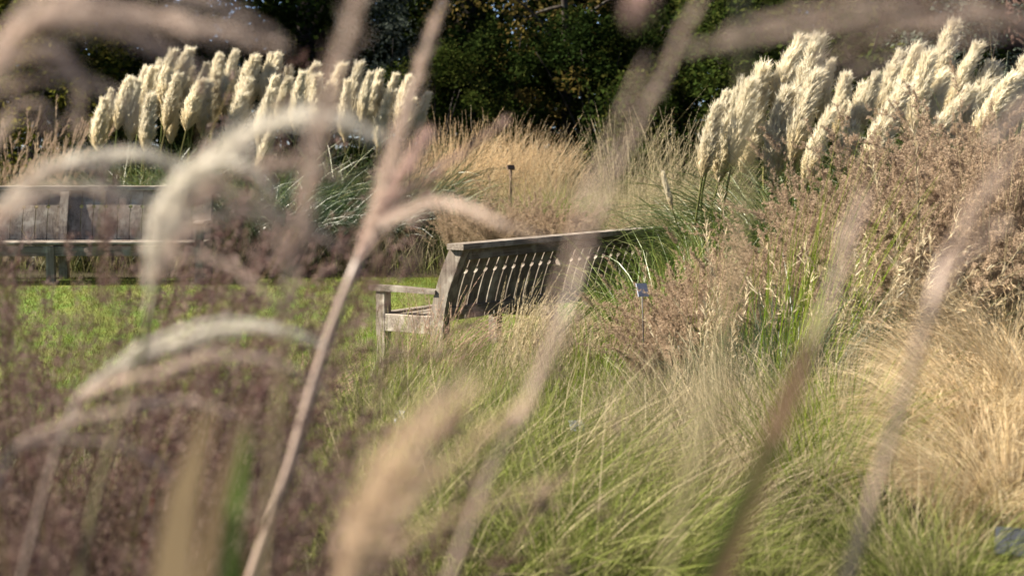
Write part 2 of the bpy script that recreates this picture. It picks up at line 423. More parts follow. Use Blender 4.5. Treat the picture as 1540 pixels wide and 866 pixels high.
def spike_kind(leaf_mat, stem_mat, head_mat, nl, nsx, R, Ll, Ls, w, hl, hm, t0, spread=.3, th1l=.9, th1s=.4, wind=.25, hw=.0016, lv=.18):
    """A tuft of leaves with flowering stems that end in narrow hairy spikes."""
    def fn(rng):
        mb = MB(); C = arcs(rng, nl, R, Ll, lv=.25, th0=.35, th1=th1l, K=6, wind=wind)
        parts = []
        mb.ribbons(C, wprof(6, w, nl, rng), rng)
        parts.append(('foliage', mb.build('foliage', M[leaf_mat])))
        sb = MB(); D = arcs(rng, nsx, R * .9, Ls, lv=lv, th0=.22, th1=th1s, K=8, wind=wind, p=1.6, minl=.6)
        sb.ribbons(D, np.full((1, 8), .0024), rng)
        parts.append(('stem', sb.build('stem', M[stem_mat])))
        if nsx < 60:
            for q in range(nsx):
                H = hairs(rng, D[q:q + 1], t0, hm, hl, spread, droop=.1, wind=.15, K=3)
                parts.append(('flower_head', MB().ribbons(D[q:q + 1, 5:], np.full((1, 3), .003), rng).ribbons(H, np.array([[hw, hw, hw * .3]]), rng).build('flower_head', M[head_mat])))
            return parts
        hb = MB()
        H = hairs(rng, D, t0, hm, hl, spread, droop=.1, wind=.15, K=3)
        hb.ribbons(H, np.array([[hw, hw, hw * .3]]), rng, r=np.repeat(rng.random(nsx), hm) * .6 + .4 * rng.random(nsx * hm))
        parts.append(('flower_head', hb.build('flower_head', M[head_mat])))
        return parts
    return fn

variants('browncloud', 3, cloud_kind('cloudl', 'cloudh', 165, .30, 1.3, 64, 44, .115, .0036, leaf=260, th1=1.25, wind=.5, t0=.5))
variants('purplecloud', 3, cloud_kind('purplel', 'purpleh', 46, .26, 1.3, 28, 28, .16, .0032, th0=.16, th1=.5, wind=.07, hw=.0012, leaf=220, t0=.4))
variants('golden', 3, spike_kind('gold', 'gold', 'goldh', 150, 240, .30, .8, 1.55, .006, .03, 26, .78, .3, .8, .45, .30, .004))
variants('wispy', 3, spike_kind('straw', 'straw', 'strawh', 380, 70, .24, .85, 1.35, .005, .022, 20, .8, .3, .9, .6, .22, .003))
variants('paletuft', 3, lambda r: [blades(r, 'straw', 700, .2, .75, .0042, th1=1.1, wind=.25), blades(r, 'green', 200, .2, .5, .005, 'leaf', th1=1.0)])
variants('greytuft', 3, lambda r: [blades(r, 'grey', 950, .15, .60, .0036, th0=.55, th1=.8, wind=.25), blades(r, 'strawh', 320, .13, .72, .0036, 'dry_blades', lv=.1, th0=.5, th1=.9, wind=.4)])
variants('strawtuft', 3, spike_kind('grey', 'straw', 'strawh', 300, 150, .14, .5, .78, .0036, .024, 22, .74, .25, .9, .7, .45, .0022))
variants('stipa', 3, lambda r: [blades(r, 'gold', 1900, .14, .95, .0026, K=10, th0=.55, th1=1.9, wind=.3, p=1.25, locks=34),
                                ('flower_head', MB().ribbons(hairs(r, arcs(r, 260, .13, .98, K=10, th0=.5, th1=1.9, wind=.35, p=1.25, locks=26), .55, 10, .05, .18, .3, .2, 'flat'), np.array([[.0012, .0012, .0005]]), r).build('flower_head', M['goldh']))])
variants('softgreen', 3, lambda r: [blades(r, 'straw', 120, .2, .9, .004, 'dry_blades', K=7, th0=.4, th1=1.2, wind=.35, p=1.2), blades(r, 'vivid', 620, .18, .8, .005, K=7, th0=.4, th1=1.4, wind=.3, p=1.2)])
variants('limetuft', 2, lambda r: [blades(r, 'lime', 420, .12, .62, .006, K=6, th0=.35, th1=1.0, wind=.1)])
variants('reeds', 3, lambda r: [blades(r, 'reed', 330, .22, 1.15, .013, K=9, th0=.32, th1=1.5, wind=.12, p=1.7, lv=.22)])
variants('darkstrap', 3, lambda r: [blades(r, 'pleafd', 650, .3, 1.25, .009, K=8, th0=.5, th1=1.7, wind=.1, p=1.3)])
variants('pampasleaf', 3, lambda r: [blades(r, 'pleaf', 620, .4, 1.45, .011, K=10, th0=.5, th1=1.8, wind=.12, p=1.3, lv=.18)])
variants('greenstem', 2, lambda r: [blades(r, 'lime', 60, .14, 1.25, .006, 'stem', K=7, th0=.1, th1=.3, wind=.3), blades(r, 'pleafd', 170, .16, .7, .007, th1=.9, wind=.2)])
variants('oats', 3, spike_kind('pleaf', 'straw', 'strawh', 240, 26, .14, .55, .95, .005, .05, 30, .72, .5, .9, .9, .35, .004))
variants('foxtail', 3, spike_kind('green', 'lime', 'strawh', 330, 70, .2, .42, .58, .0045, .012, 34, .88, .35, .8, .3, .12, .0018))
variants('pinkfeather', 2, spike_kind('straw', 'straw', 'pinkh', 300, 130, .18, .5, .72, .004, .028, 40, .66, .3, 1.0, 1.0, .45, .002))
variants('strawfeather', 2, spike_kind('straw', 'straw', 'strawh', 260, 300, .2, .5, .85, .004, .03, 60, .5, .28, .8, .5, .75, .0024))
variants('redplume', 2, spike_kind('gold', 'gold', 'cloudh', 260, 61, .25, 1.0, 1.7, .008, .10, 40, .84, .35, .9, .3, .2, .006))
variants('redleaf', 2, lambda r: [blades(r, 'red', 34, .2, .95, .012, K=6, th0=.25, th1=.5, wind=.05)])
variants('stripedgrass', 2, lambda r: [blades(r, 'grey', 200, .25, .95, .010, K=8, th0=.4, th1=1.5, wind=.1), blades(r, 'pleaf', 320, .25, .9, .010, 'leaf', K=8, th0=.4, th1=1.5, wind=.1)])
variants('tallstraw', 2, lambda r: [blades(r, 'straw', 16, .16, 1.7, .005, 'stem', K=7, th0=.12, th1=.22, wind=.12), blades(r, 'straw', 120, .18, .7, .005, th1=.9, wind=.2)])

COUNT = {}
def plant(k, px, d, label, sc=1.0, name='ornamental_grass', cat='grass', group=None, dx=0., rz=None):
    x = (px - CX) / F * d + dx
    i = COUNT.get(k, 0); COUNT[k] = i + 1
    rz = rz if rz is not None else random.uniform(-.5, .5)
    o = thing(name, label, cat, (x, d, float(zg(x, d)) - .01), rz, sc, group)
    for pn, me in KINDS[k][i % len(KINDS[k])]:
        link(pn, me, o)
    return o

# ------------------------------------------------------------------ ground, lawn
ys = np.concatenate([np.linspace(-60, -2, 10), np.linspace(-1, 36, 95), np.linspace(38, 70, 12), [90, 130, 200, 320, 500, 800]])
xs = np.concatenate([[-800, -400, -200, -100, -60], np.linspace(-40, -13, 12), np.linspace(-12, 12, 70), np.linspace(13, 40, 12), [60, 100, 200, 400, 800]])
X, Y = np.meshgrid(xs, ys)
Z = zg(X, Y)
ny, nx = X.shape
idx = np.arange(ny * nx).reshape(ny, nx)
Qg = np.stack([idx[:-1, :-1], idx[:-1, 1:], idx[1:, 1:], idx[1:, :-1]], -1).reshape(-1, 4)
kind(link('ground', mesh('ground', np.stack([X, Y, Z], -1), Qg, None, [M['soil']], None, True)), 'structure')

LAWN = np.array([(-0.42, 10.75), (1.62, 13.75), (1.8, 14.8), (1.0, 16.0), (-14, 16.0), (-14, 8.2), (-4, 8.4), (-1.7, 9.3)])
def inside(P, x, y):
    c = np.zeros(np.shape(x), bool); n = len(P)
    for i in range(n):
        x0, y0 = P[i]; x1, y1 = P[(i + 1) % n]
        hit = ((y0 > y) != (y1 > y)) & (x < (x1 - x0) * (y - y0) / (y1 - y0 + 1e-12) + x0)
        c ^= hit
    return c
gx, gy = np.meshgrid(np.arange(-14, 2.2, .12), np.arange(8.0, 16.2, .12))
ok = inside(LAWN, gx[:-1, :-1] + .06, gy[:-1, :-1] + .06)
idx = np.arange(gx.size).reshape(gx.shape)
Ql = np.stack([idx[:-1, :-1], idx[:-1, 1:], idx[1:, 1:], idx[1:, :-1]], -1)[ok]
kind(link('lawn', mesh('lawn', np.stack([gx, gy, zg(gx, gy) + .012], -1), Ql, None, [M['turf']], None, True)), 'structure')

def carpet(name, mat, n, xr, yr, test, h, wdt, lean=.35, wind=.1, K=3):
    rng = np.random.default_rng(hash_(name))
    x = rng.uniform(*xr, n); y = rng.uniform(*yr, n); k = test(x, y); x, y = x[k], y[k]; n = len(x)
    P = np.stack([x, y, zg(x, y) + .004], 1)
    C = arcs(rng, n, 0.001, 1, lv=0, th0=lean, th1=lean * 1.8, K=K, wind=wind) - 0
    H = h * (.45 + .9 * rng.random(n))
    C = C * H[:, None, None] + P[:, None]
    pn = .5 + .5 * np.sin(x * 1.7 + 2 * np.sin(y * .9)) * np.sin(y * 2.1 + 1.3 * np.sin(x * 1.1))
    o = link(name, MB().ribbons(C, wprof(K, wdt, n, rng, .2), rng, r=np.clip(.5 * rng.random(n) + .5 * pn, 0, 1)).build(name, M[mat]))
    return kind(o, 'stuff')
infr = lambda x, y: np.abs(x) < (y * .335 + .5)
carpet('lawn_grass', 'lawn', 150000, (-6, 2), (8.2, 16), lambda x, y: inside(LAWN, x, y) & infr(x, y), .04, .005)
carpet('worn_grass', 'straw', 60000, (-6, 2), (8.2, 16), lambda x, y: inside(LAWN, x, y) & infr(x, y) & (np.sin(x * 2.3 + 1.7 * np.sin(y * 1.3)) * np.sin(y * 2.9 + np.sin(x * 3.1)) > .45), .028, .005)
bed = lambda x, y: ~inside(LAWN, x, y) & infr(x, y)
carpet('meadow_grass', 'green', 24000, (-3, 4.6), (4.5, 14), lambda x, y: bed(x, y) & ~((x > .5) & (y < 10.5)), .30, .0045, .5, .2, 5)
carpet('dry_grass', 'straw', 14000, (-3, 5), (4.5, 14), lambda x, y: bed(x, y) & ~((x > .9) & (y > 7.2) & (y < 10.5)), .42, .003, .4, .3, 5)
carpet('far_grass', 'straw', 26000, (-8, 8.5), (15.5, 26), bed, .55, .006, .4, .25, 5)
carpet('far_green_grass', 'green', 20000, (-8, 8.5), (15.5, 27), bed, .35, .007, .4, .15, 4)

# ------------------------------------------------------------------ trees and shrubs
def curve(P, n=10):
    """Smooth line through a few points (Hermite spline over chord length), evenly sampled."""
    P = np.asarray(P, float)
    if len(P) == 2: return P[0] + (P[1] - P[0]) * np.linspace(0, 1, n)[:, None]
    h = np.linalg.norm(np.diff(P, axis=0), axis=1) + 1e-6
    sl_ = np.diff(P, axis=0) / h[:, None]
    m = np.zeros_like(P)
    m[1:-1] = (sl_[:-1] * h[1:, None] + sl_[1:] * h[:-1, None]) / (h[1:] + h[:-1])[:, None]
    m[0] = 1.5 * sl_[0] - .5 * m[1]; m[-1] = 1.5 * sl_[-1] - .5 * m[-2]
    c = np.concatenate([[0], np.cumsum(h)])
    q = np.linspace(0, c[-1], n)
    i = np.clip(np.searchsorted(c, q, side='right') - 1, 0, len(h) - 1)
    t = ((q - c[i]) / h[i])[:, None]; hh = h[i][:, None]
    return ((2*t**3 - 3*t**2 + 1) * P[i] + (t**3 - 2*t**2 + t) * hh * m[i] + (-2*t**3 + 3*t**2) * P[i+1] + (t**3 - t**2) * hh * m[i+1])

def leafmass(rng, centres, radii, per, size, asp=.55):
    c = np.repeat(np.arange(len(centres)), per); n = len(c)
    v = rng.normal(size=(n, 3)); v /= np.linalg.norm(v, axis=1, keepdims=True)
    rr = rng.random(n) ** .45
    P = centres[c] + v * (radii[c] * rr)[:, None] * np.array([1, 1, .7])
    P[:, 2] -= .25 * radii[c] * rr * rng.random(n)
    r = np.clip(rng.random(len(centres))[c] * .55 + .45 * rng.random(n), 0, 1)
    ax = v * .6 + rng.normal(size=(n, 3)) * .5; ax[:, 2] *= .4
    return MB().specks(P, size, rng, r=r, axis=ax, asp=asp)

def tree_meshes(seed, H, Rc, zb, tr, leaf, nclump, per, size, bark='bark', nlimb=9, crad=.95):
    rng = np.random.default_rng(seed)
    tb = MB()
    top = np.array([rng.normal() * .4, rng.normal() * .4, H * .86])
    tl = curve([(0, 0, -.2), (rng.normal() * .1, rng.normal() * .1, H * .35), top], 12)
    f = np.linspace(0, 1, len(tl))
    tb.tube(tl, tr * (1.0 - .85 * f) * (1 + .5 * np.exp(-f * 16)), 10, .5)
    cs = []
    for i in range(nlimb):
        u = .18 + .72 * i / nlimb; k = u * (len(tl) - 1); p = tl[int(k)]
        a = i * 2.4 + rng.normal() * .3
        z1 = max(zb + .5, p[2] + rng.uniform(-.2, .25) * H)
        R = Rc * rng.uniform(.65, 1) * (1 - .4 * max(0, u - .5))
        e = np.array([p[0] + R * math.cos(a), p[1] + R * math.sin(a), z1])
        m = (p + e) / 2 + np.array([0, 0, .35])
        lc = curve([p, m, e], 8)
        tb.tube(lc, tr * .38 * (1 - u * .5) * np.linspace(1, .15, len(lc)), 6, .5)
        for j in range(3, len(lc)): cs.append(lc[j])
    cs = np.array(cs)
    pick = cs[rng.integers(0, len(cs), nclump)] + rng.normal(size=(nclump, 3)) * np.array([.8, .8, .6]) * Rc * .28
    free = nclump // 3
    a = rng.random(free) * 6.283; rr = np.sqrt(rng.random(free)) * Rc; zz = zb + (H - zb) * rng.random(free)
    pick[:free] = np.stack([rr * np.cos(a), rr * np.sin(a), zz], 1)
    pick[:, 2] = np.maximum(pick[:, 2], zb * .8 + .2 * rng.random(nclump))
    mb = leafmass(rng, pick, crad * (.5 + .8 * rng.random(nclump)), per, size)
    return [('trunk', tb.build('trunk', M[bark], True)), ('crown', mb.build('crown', M[leaf]))]

TREES = {
    'a': tree_meshes(1, 13, 4.2, 1.9, .42, 'leafd', 160, 190, .066),
    'b': tree_meshes(2, 14, 4.4, 1.4, .38, 'leafd', 165, 190, .064),
    'c': tree_meshes(3, 12, 4.0, 1.0, .33, 'leafm', 155, 200, .058),
    'o': tree_meshes(4, 7.5, 2.4, 1.0, .16, 'leafo', 40, 70, .06, crad=.5),
    'r': tree_meshes(5, 16, 4.0, 4.6, .55, 'leafd', 110, 110, .08, 'barkr'),
}
def tree(k, px, d, label, sc=1., rz=0., name='broadleaf_tree', cat='tree', group='trees behind the garden'):
    x = (px - CX) / F * d
    o = thing(name, label, cat, (x, d, float(zg(x, d))), rz, sc, group)
    for pn, me in TREES[k]: link(pn, me, o)
    return o
tree('a', 470, 31, 'dark tree with a thick black trunk behind the left pampas plumes', 1.0, .3)
tree('b', 170, 34, 'dark broadleaf tree above the left end of the left pampas clump', 1.0, 1.9)
tree('c', -60, 29, 'green leafy tree at the left edge of the wood above the rear bench', .95, 2.6)
tree('b', 720, 33, 'dark tree with sky glinting through its top, above the golden grass', 1.05, 4.2)
tree('c', 960, 30, 'dark green tree whose branches hang low right of the golden grass', 1.0, .7)
tree('a', 930, 38, 'tall shaded tree deep in the wood behind the drooping green tree', 1.1, 2.2)
tree('a', 1180, 36, 'dark tree behind the first plumes of the right pampas clump', 1.0, 5.1)
tree('c', 1340, 33, 'dark green tree behind the tallest right pampas plume', 1.0, 3.3)
tree('r', 1545, 25, 'tree with a broad reddish brown trunk at the right edge', .9, 1.0, 'redwood_tree')
tree('o', 845, 26.5, 'small tree with yellowing autumn leaves against the dark wood', .8, .5)
tree('b', -330, 33, 'unseen tree added beyond the left edge to shade the wood', 1.1, .5)  # three trees added out of view to throw shade on the wood
tree('a', -700, 30, 'tall unseen tree added further left to shade the wood', 1.15, 1.5)
tree('b', -600, 38, 'dense unseen tree added behind those two to shade the wood', 1.2, 2.5)

def shrub_meshes(seed, H, R, leaf, nclump, per, size, crad=.45, bark='bark'):
    rng = np.random.default_rng(seed); tb = MB(); cs = []
    for i in range(7):
        a = i * 2.4; e = np.array([R * .75 * math.cos(a) * rng.uniform(.4, 1), R * .75 * math.sin(a) * rng.uniform(.4, 1), H * rng.uniform(.6, .9)])
        lc = curve([(0.05 * math.cos(a), .05 * math.sin(a), -.05), e * np.array([.35, .35, .5]), e], 9)
        tb.tube(lc, np.linspace(.035, .008, len(lc)), 6, .5)
    a = rng.random(nclump) * 6.283; z = rng.random(nclump) ** .8
    rr = R * np.sqrt(rng.random(nclump)) * np.sqrt(np.clip(1.08 - z ** 2, 0.05, 1))
    P = np.stack([rr * np.cos(a), rr * np.sin(a), .12 * H + .85 * H * z], 1)
    mb = leafmass(rng, P, crad * (.5 + .8 * rng.random(nclump)), per, size)
    return [('branch', tb.build('branch', M[bark], True)), ('foliage', mb.build('foliage', M[leaf]))]
SHR = {
    'dark': shrub_meshes(11, 3.4, 2.0, 'leafd', 90, 150, .042),
    'mid': shrub_meshes(12, 3.0, 1.9, 'leafm', 95, 170, .036),
    'yel': shrub_meshes(13, 3.2, 1.8, 'leafy', 85, 130, .038),
    'blue': shrub_meshes(14, 3.6, 1.3, 'leafb', 70, 90, .035, .35),
    'aut': shrub_meshes(15, 2.6, 1.3, 'leafo', 45, 80, .036, .35),
    'box': shrub_meshes(16, .95, .75, 'box', 70, 110, .018, .2),
}
def shrub(k, px, d, label, sc=1., rz=0., name='shrub', group=None):
    x = (px - CX) / F * d
    o = thing(name, label, 'shrub', (x, d, float(zg(x, d)) - .02), rz, sc, group)
    for pn, me in SHR[k]: link(pn, me, o)
    return o
for k, px, d, sc, rz, lb in [
    ('yel', 30, 25, 1.15, .3, 'sunlit yellow green shrub at the left edge below the wood'),
    ('mid', 150, 27, 1.2, 1.3, 'mid green shrub behind the left end of the left pampas'),
    ('dark', 330, 28, 1.1, 2., 'dark shrub hidden behind the middle of the left pampas'),
    ('blue', 585, 27, 1.0, .1, 'blue grey needled shrub right of the left pampas clump'),
    ('mid', 655, 25.5, .85, 2.2, 'fresh green shrub between the left pampas and the golden grass'),
    ('dark', 760, 27, .9, 3.1, 'dark shrub rising just behind the golden grass'),
    ('dark', 900, 26, .95, 4.2, 'dark shrub to the right of the golden grass'),
    ('aut', 790, 26, .7, 1.1, 'small shrub with pale yellowing leaves above the golden grass'),
    ('dark', 1010, 26, 1.0, .9, 'dark shrub left of the right pampas plumes'),
    ('mid', 1120, 24, 1.15, 5.0, 'green shrub behind the leftmost right pampas plumes'),
    ('mid', 1270, 23.5, 1.25, .4, 'twiggy green shrub behind the middle of the right pampas'),
    ('dark', 1400, 26, 1.2, 1.4, 'dark shrub behind the highest right pampas plume'),
    ('blue', 1455, 22, 1.0, 2.4, 'grey green shrub beside the reddish trunk'),
    ('box', 600, 17.2, .56, 0, 'rounded dark green bush across the lawn left of the near bench'),
    ('box', 700, 17.4, .5, 1, 'rounded green bush across the lawn behind the near bench top'),
    ('box', 520, 17.6, .5, 2, 'low dark bush at the right foot of the left pampas'),
]: shrub(k, px, d, lb, sc, rz)

rng = np.random.default_rng(77)
n = 900
P = np.stack([rng.uniform(-36, 32, n), rng.uniform(41, 50, n), rng.random(n) * 17], 1)
kind(link('woodland', leafmass(rng, P, 1.3 + rng.random(n) * 1.2, 90, .24).build('woodland', M['leafd'])), 'stuff')

# ------------------------------------------------------------------ pampas grass
def plume_mesh(seed):
    """Plume of unit length pointing up +z: a soft spindle wrapped in hundreds of silky tufts."""
    rng = np.random.default_rng(seed)
    bend = rng.uniform(-.02, .06); wide = rng.uniform(.85, 1.15); pk = rng.uniform(.8, 1.25)
    axis = curve([(0, 0, 0), (bend * .3, 0, .5), (bend * 1.6, 0, 1.0)], 16)[None]
    prof = lambda q: np.clip(np.minimum(1, (q + .06) * 3.6), 0, 1) * np.clip(1 - q ** (1.9 * pk), 0, 1) ** .8
    mb = MB()
    sc_ = np.linspace(0.02, .93, 16)
    Pc, _ = along(axis, sc_[None])
    mb.tube(Pc[0], .050 * wide * prof(sc_) + .002, 10, .4)
    mb.V[-1] += rng.normal(size=mb.V[-1].shape) * np.array([.006, .006, .004])
    n1 = 560
    u = rng.random((1, n1)) * .95; Pb, Tb = along(axis, u); q = u[..., None]
    rad = rng.normal(size=(1, n1, 3)); rad[..., 2] = 0; rad /= np.linalg.norm(rad, axis=2, keepdims=True)
    Pb = Pb + rad * (.050 * wide * prof(q) * (.6 + .5 * rng.random((1, n1, 1))))
    D = Tb * .95 + rad * (.21 + .08 * rng.normal(size=(1, n1, 1)))
    ll = .17 * (.7 + .6 * rng.random((1, n1, 1))) * (1.1 - .45 * q)
    out = [Pb]; Pn = Pb
    for k in range(4):
        D = D / np.linalg.norm(D, axis=2, keepdims=True)
        Pn = Pn + D * ll / 4; out.append(Pn)
        D = D + np.array([.04, 0, 0]) + rad * (.03 if k < 2 else -.06) + rng.normal(size=D.shape) * .03
    B = np.stack(out, 2)[0]
    tone = rng.random(n1)
    mb.ribbons(B, np.array([[.004, .005, .005, .004, .0015]]), rng, r=tone, t=np.repeat(u[0][:, None], 5, 1))
    m = 15
    H = hairs(rng, B, .05, m, .055, .34, droop=-.1, wind=.10, shape='flat', K=3)
    mb.ribbons(H, np.array([[.0034, .0030, .0008]]), rng, r=np.clip(np.repeat(tone, m) * .6 + .4 * rng.random(n1 * m), 0, 1), t=np.repeat(np.repeat(u[0], m)[:, None], 3, 1))
    return mb.build('plume', M['plume'], True)
PLUMES = [plume_mesh(200 + i) for i in range(7)]

from mathutils import Matrix
def place_plume(root, rootloc, base, tip, i, fat=1.0):
    """A plume from world point base to tip with its stalk from the clump's foot."""
    base, tip = Vector(base), Vector(tip); v = tip - base; L = v.length
    z = v.normalized(); x = Vector((1, 0, 0)); x = (x - z * x.dot(z)).normalized(); y = z.cross(x)
    R = Matrix((x, y, z)).transposed().to_4x4()
    R = R @ Matrix.Rotation(random.uniform(-.7, .7), 4, 'Z')
    fat *= random.uniform(.82, 1.2)
    o = link('plume', PLUMES[i % len(PLUMES)], root)
    M4 = Matrix.Translation(base - Vector(rootloc)) @ R @ Matrix.Diagonal((L * fat, L * fat, L, 1))
    o.matrix_local = M4
    inv = M4.inverted()
    foot = Vector((random.uniform(-.25, .25) + (base.x - rootloc[0]) * .35, random.uniform(-.25, .25), 0))
    b = base - Vector(rootloc); bb = b - z * .45
    pts = [inv @ p for p in (foot, foot * .5 + bb * .5 + Vector((-.03, 0, .08)), bb, b, b + z * L * .5)]
    st = MB().tube(curve([tuple(p) for p in pts], 16), .006 / L, 6, random.random()).build('stalk', M['stalk'])
    link('stalk', st, o)

def pampas(px, d, label, plumes, leafk, lsc, leafvar=0, fat=1.0):
    x = (px - CX) / F * d
    loc = (x, d, float(zg(x, d)))
    root = thing('pampas_grass', label, 'pampas grass', loc, 0, None, 'pampas grass clumps')
    for j in range(2):
        me = KINDS[leafk][(leafvar + j) % 3][0][1]
        link('foliage', me, root, (random.uniform(-.2, .2), random.uniform(-.2, .2), 0), random.uniform(0, 6), lsc)
    for i, (tx, ty, bx, by) in enumerate(plumes):
        dd = d + random.uniform(-.35, .35) + (.5 if ty < 110 else 0) - (.0 if by < 230 else .3)
        place_plume(root, loc, at(bx, by, dd), at(tx, ty, dd + random.uniform(-.1, .1)), i + leafvar * 3, fat)
    return root

RP = [(1075,160,1056,268),(1105,125,1080,275),(1152,103,1116,262),(1196,56,1165,172),(1229,58,1196,200),(1217,110,1188,248),(1168,140,1162,276),
      (1246,95,1232,192),(1241,168,1210,282),(1274,113,1258,205),(1297,130,1262,280),(1350,78,1318,190),(1376,73,1342,205),(1348,132,1300,280),
      (1400,83,1366,222),(1441,34,1402,142),(1467,68,1420,192),(1502,98,1440,232),(1462,132,1378,255),(1518,113,1462,232),(1457,193,1400,256),
      (1538,148,1488,240),(1087,140,1068,232),(1482,124,1420,246),(1552,90,1515,222),(1322,113,1286,205),(1414,108,1380,232),(1130,125,1100,250),(1575,130,1530,240),(1205,190,1195,262)]
cl = [(1115, 13.0), (1215, 12.7), (1335, 12.6), (1455, 12.9)]
lbs = ['pampas grass with slim plumes at the left end of the right group',
       'pampas grass with upright cream plumes over bright green leaves, right of the slim-plumed one',
       'pampas grass with broad cream plumes in the middle of the right group',
       'pampas grass holding the tallest single plume, at the right edge of the garden']
for k, (px, d) in enumerate(cl):
    mine = [(p[0] - .2 * (p[0] - p[2]), p[1], p[2], p[3]) for p in RP if min(range(4), key=lambda q: abs(cl[q][0] - (p[2] + 6))) == k]
    pampas(px, d, lbs[k], mine, 'pampasleaf', .74 if k == 0 else .95, k, 1.5)
LP0 = [(147,150),(163,137),(183,119),(211,104),(224,104),(249,79),(272,75),(262,114),(224,145),(254,132),(282,104),(305,97),(325,84),(343,80),(325,109),(353,109),
       (381,86),(399,84),(414,84),(363,122),(351,145),(407,119),(397,137),(432,104),(465,97),(402,188),(486,130),(506,99),(528,99),(548,112),(568,109),(589,112),(612,117),(634,142),
       (196,125),(237,95),(294,120),(311,128),(370,100),(424,120),(445,112),(475,115),(515,125),(556,128),(600,135),(575,140),(620,150)]
LPs = []
for (a, b) in LP0:
    ln = random.uniform(72, 98) * (.85 if a < 170 or a > 580 else 1)
    LPs.append((a, b, a - random.uniform(-4, 15), b + ln))
cl = [(205, 18.0), (300, 18.3), (400, 18.1), (500, 18.4), (590, 18.2)]
lbs = ['pampas grass with low golden cream plumes at the left end of the far group',
       'pampas grass with tall crowded plumes, second from the left in the far group',
       'pampas grass with one small low plume in front, middle of the far group',
       'pampas grass behind the blurred stalks, right of the middle of the far group',
       'pampas grass with shorter spread plumes at the right end of the far group']
for k, (px, d) in enumerate(cl):
    mine = [p for p in LPs if min(range(5), key=lambda q: abs(cl[q][0] - (p[2] + 6))) == k]
    pampas(px, d, lbs[k], mine, 'pampasleaf', .95, k + 1, 1.52)

# ------------------------------------------------------------------ benches
BL = 3.0
def post_profile(z):      # y of the back post's centre line: +y is the front
    return 0.05 - 0.19 * ((max(0, z - .35)) / .6) ** 1.7
def make_bench(label, loc, rz, gap, notch):
    root = thing('garden_bench', label, 'bench', loc, rz, None, 'wooden garden benches')
    BENCH.clear()
    if True:
        zz = np.linspace(0, .93, 14)
        th = [.112 + .008 * min(1, z / .4) for z in zz]
        prof = [(post_profile(z) + t / 2, z) for z, t in zip(zz, th)] + [(post_profile(z) - t / 2, z) for z, t in zip(zz[::-1], th[::-1])]
        def post(x): return MB().prism(prof, .085, lambda V: V + np.array([x, 0, 0])).build('back_post', M['wood_up'])
        BENCH['parts'] = p = []
        for x in (0, 1.4575, BL - .085): p.append(('back_post', post(x), []))
        yt = post_profile(.95)
        p.append(('top_rail', MB().box(-.03, BL + .03, yt - .075, yt + .07, .931, .974, .004).build('top_rail', M['wood']), []))
        p.append(('cross_rail', MB().box(.086, BL - .086, post_profile(.885) - .045, post_profile(.885) - .013, .85, .9305).build('cross_rail', M['wood']), []))
        p.append(('cross_rail', MB().box(.086, BL - .086, post_profile(.47) - .045, post_profile(.47) - .013, .435, .50).build('cross_rail', M['wood']), []))
        # back slats with rounded notches facing each other across every gap
        for x0, x1 in ((.086, 1.4565), (1.5435, BL - .086)):
            n = 11; pit = (x1 - x0) / n
            for i in range(n):
                a, b = x0 + i * pit + gap, x0 + (i + 1) * pit - gap
                zs = np.concatenate([np.linspace(.40, .70, 8), np.linspace(.742, .788, 11), [.82, .85, .88, .9300]])
                nt_ = np.sqrt(np.clip(notch ** 2 - (zs - .765) ** 2, 0, None))
                L = np.c_[np.where(True, a + nt_, 0), zs]; Rr = np.c_[b - nt_, zs]
                yy = np.array([post_profile(z) for z in zs]); k = len(zs)
                V = np.vstack([np.c_[L[:, 0], yy + .012, zs], np.c_[Rr[:, 0], yy + .012, zs], np.c_[L[:, 0], yy - .012, zs], np.c_[Rr[:, 0], yy - .012, zs]])
                Q = []
                for j in range(k - 1):
                    for (s0, s1) in ((0, 1), (1, 3), (3, 2), (2, 0)):
                        Q.append([s0 * k + j, s1 * k + j, s1 * k + j + 1, s0 * k + j + 1])
                Q += [[0, k, 3 * k, 2 * k][::-1], [k - 1, 2 * k - 1, 4 * k - 1, 3 * k - 1]]
                p.append(('back_slat', MB().add(V, Q, None, random.random()).build('back_slat', M['wood_up']), []))
        for i in range(5):
            y0 = .125 + i * .098
            p.append(('seat_board', MB().box(.054, BL - .054, y0, y0 + .088, .405 + (.01 if i == 4 else 0) - .008 * math.sin(i / 4 * 3.1), .432 + (.01 if i == 4 else 0) - .008 * math.sin(i / 4 * 3.1), .006).build('seat_board', M['wood']), []))
        for x in (.0, 1.46, BL - .08):
            p.append(('front_leg', MB().box(x + .0, x + .08, .525, .61, 0, .395 if x == 1.46 else .599).build('front_leg', M['wood_up']), []))
            xr = .002 if x == 0 else (x + .012 if x == 1.46 else BL - .052)
            p.append(('seat_rail', MB().box(xr, xr + .05, .112, .524, .305, .396 if x == 1.46 else .434).build('seat_rail', M['wood']), []))
        p.append(('front_apron', MB().box(.082, BL - .082, .548, .592, .30, .398).build('front_apron', M['wood']), []))
        for x in (-.015, BL - .08):
            yb = post_profile(.62) + .049
            prof2 = [(yb, .601), (.63, .601), (.665, .606), (.67, .625), (.655, .641), (.45, .643), (.25, .636), (yb, .632)]
            p.append(('armrest', MB().prism(prof2, .095, lambda V, x=x: V + np.array([x, 0, 0])).build('armrest', M['wood']), []))
    for n_, me, sub in BENCH['parts']: link(n_, me, root)
    return root
BENCH = {}
bx, by = float(at(664, 372, 11.2)[0]), 11.2
make_bench('weathered wooden bench with slatted back, seen from behind among the grasses', (bx, by, float(zg(bx, by))), math.radians(56), .006, .021)
make_bench('weathered wooden bench facing the camera across the lawn', (-3.08, 16.05, .285), math.radians(182), .004, .018)

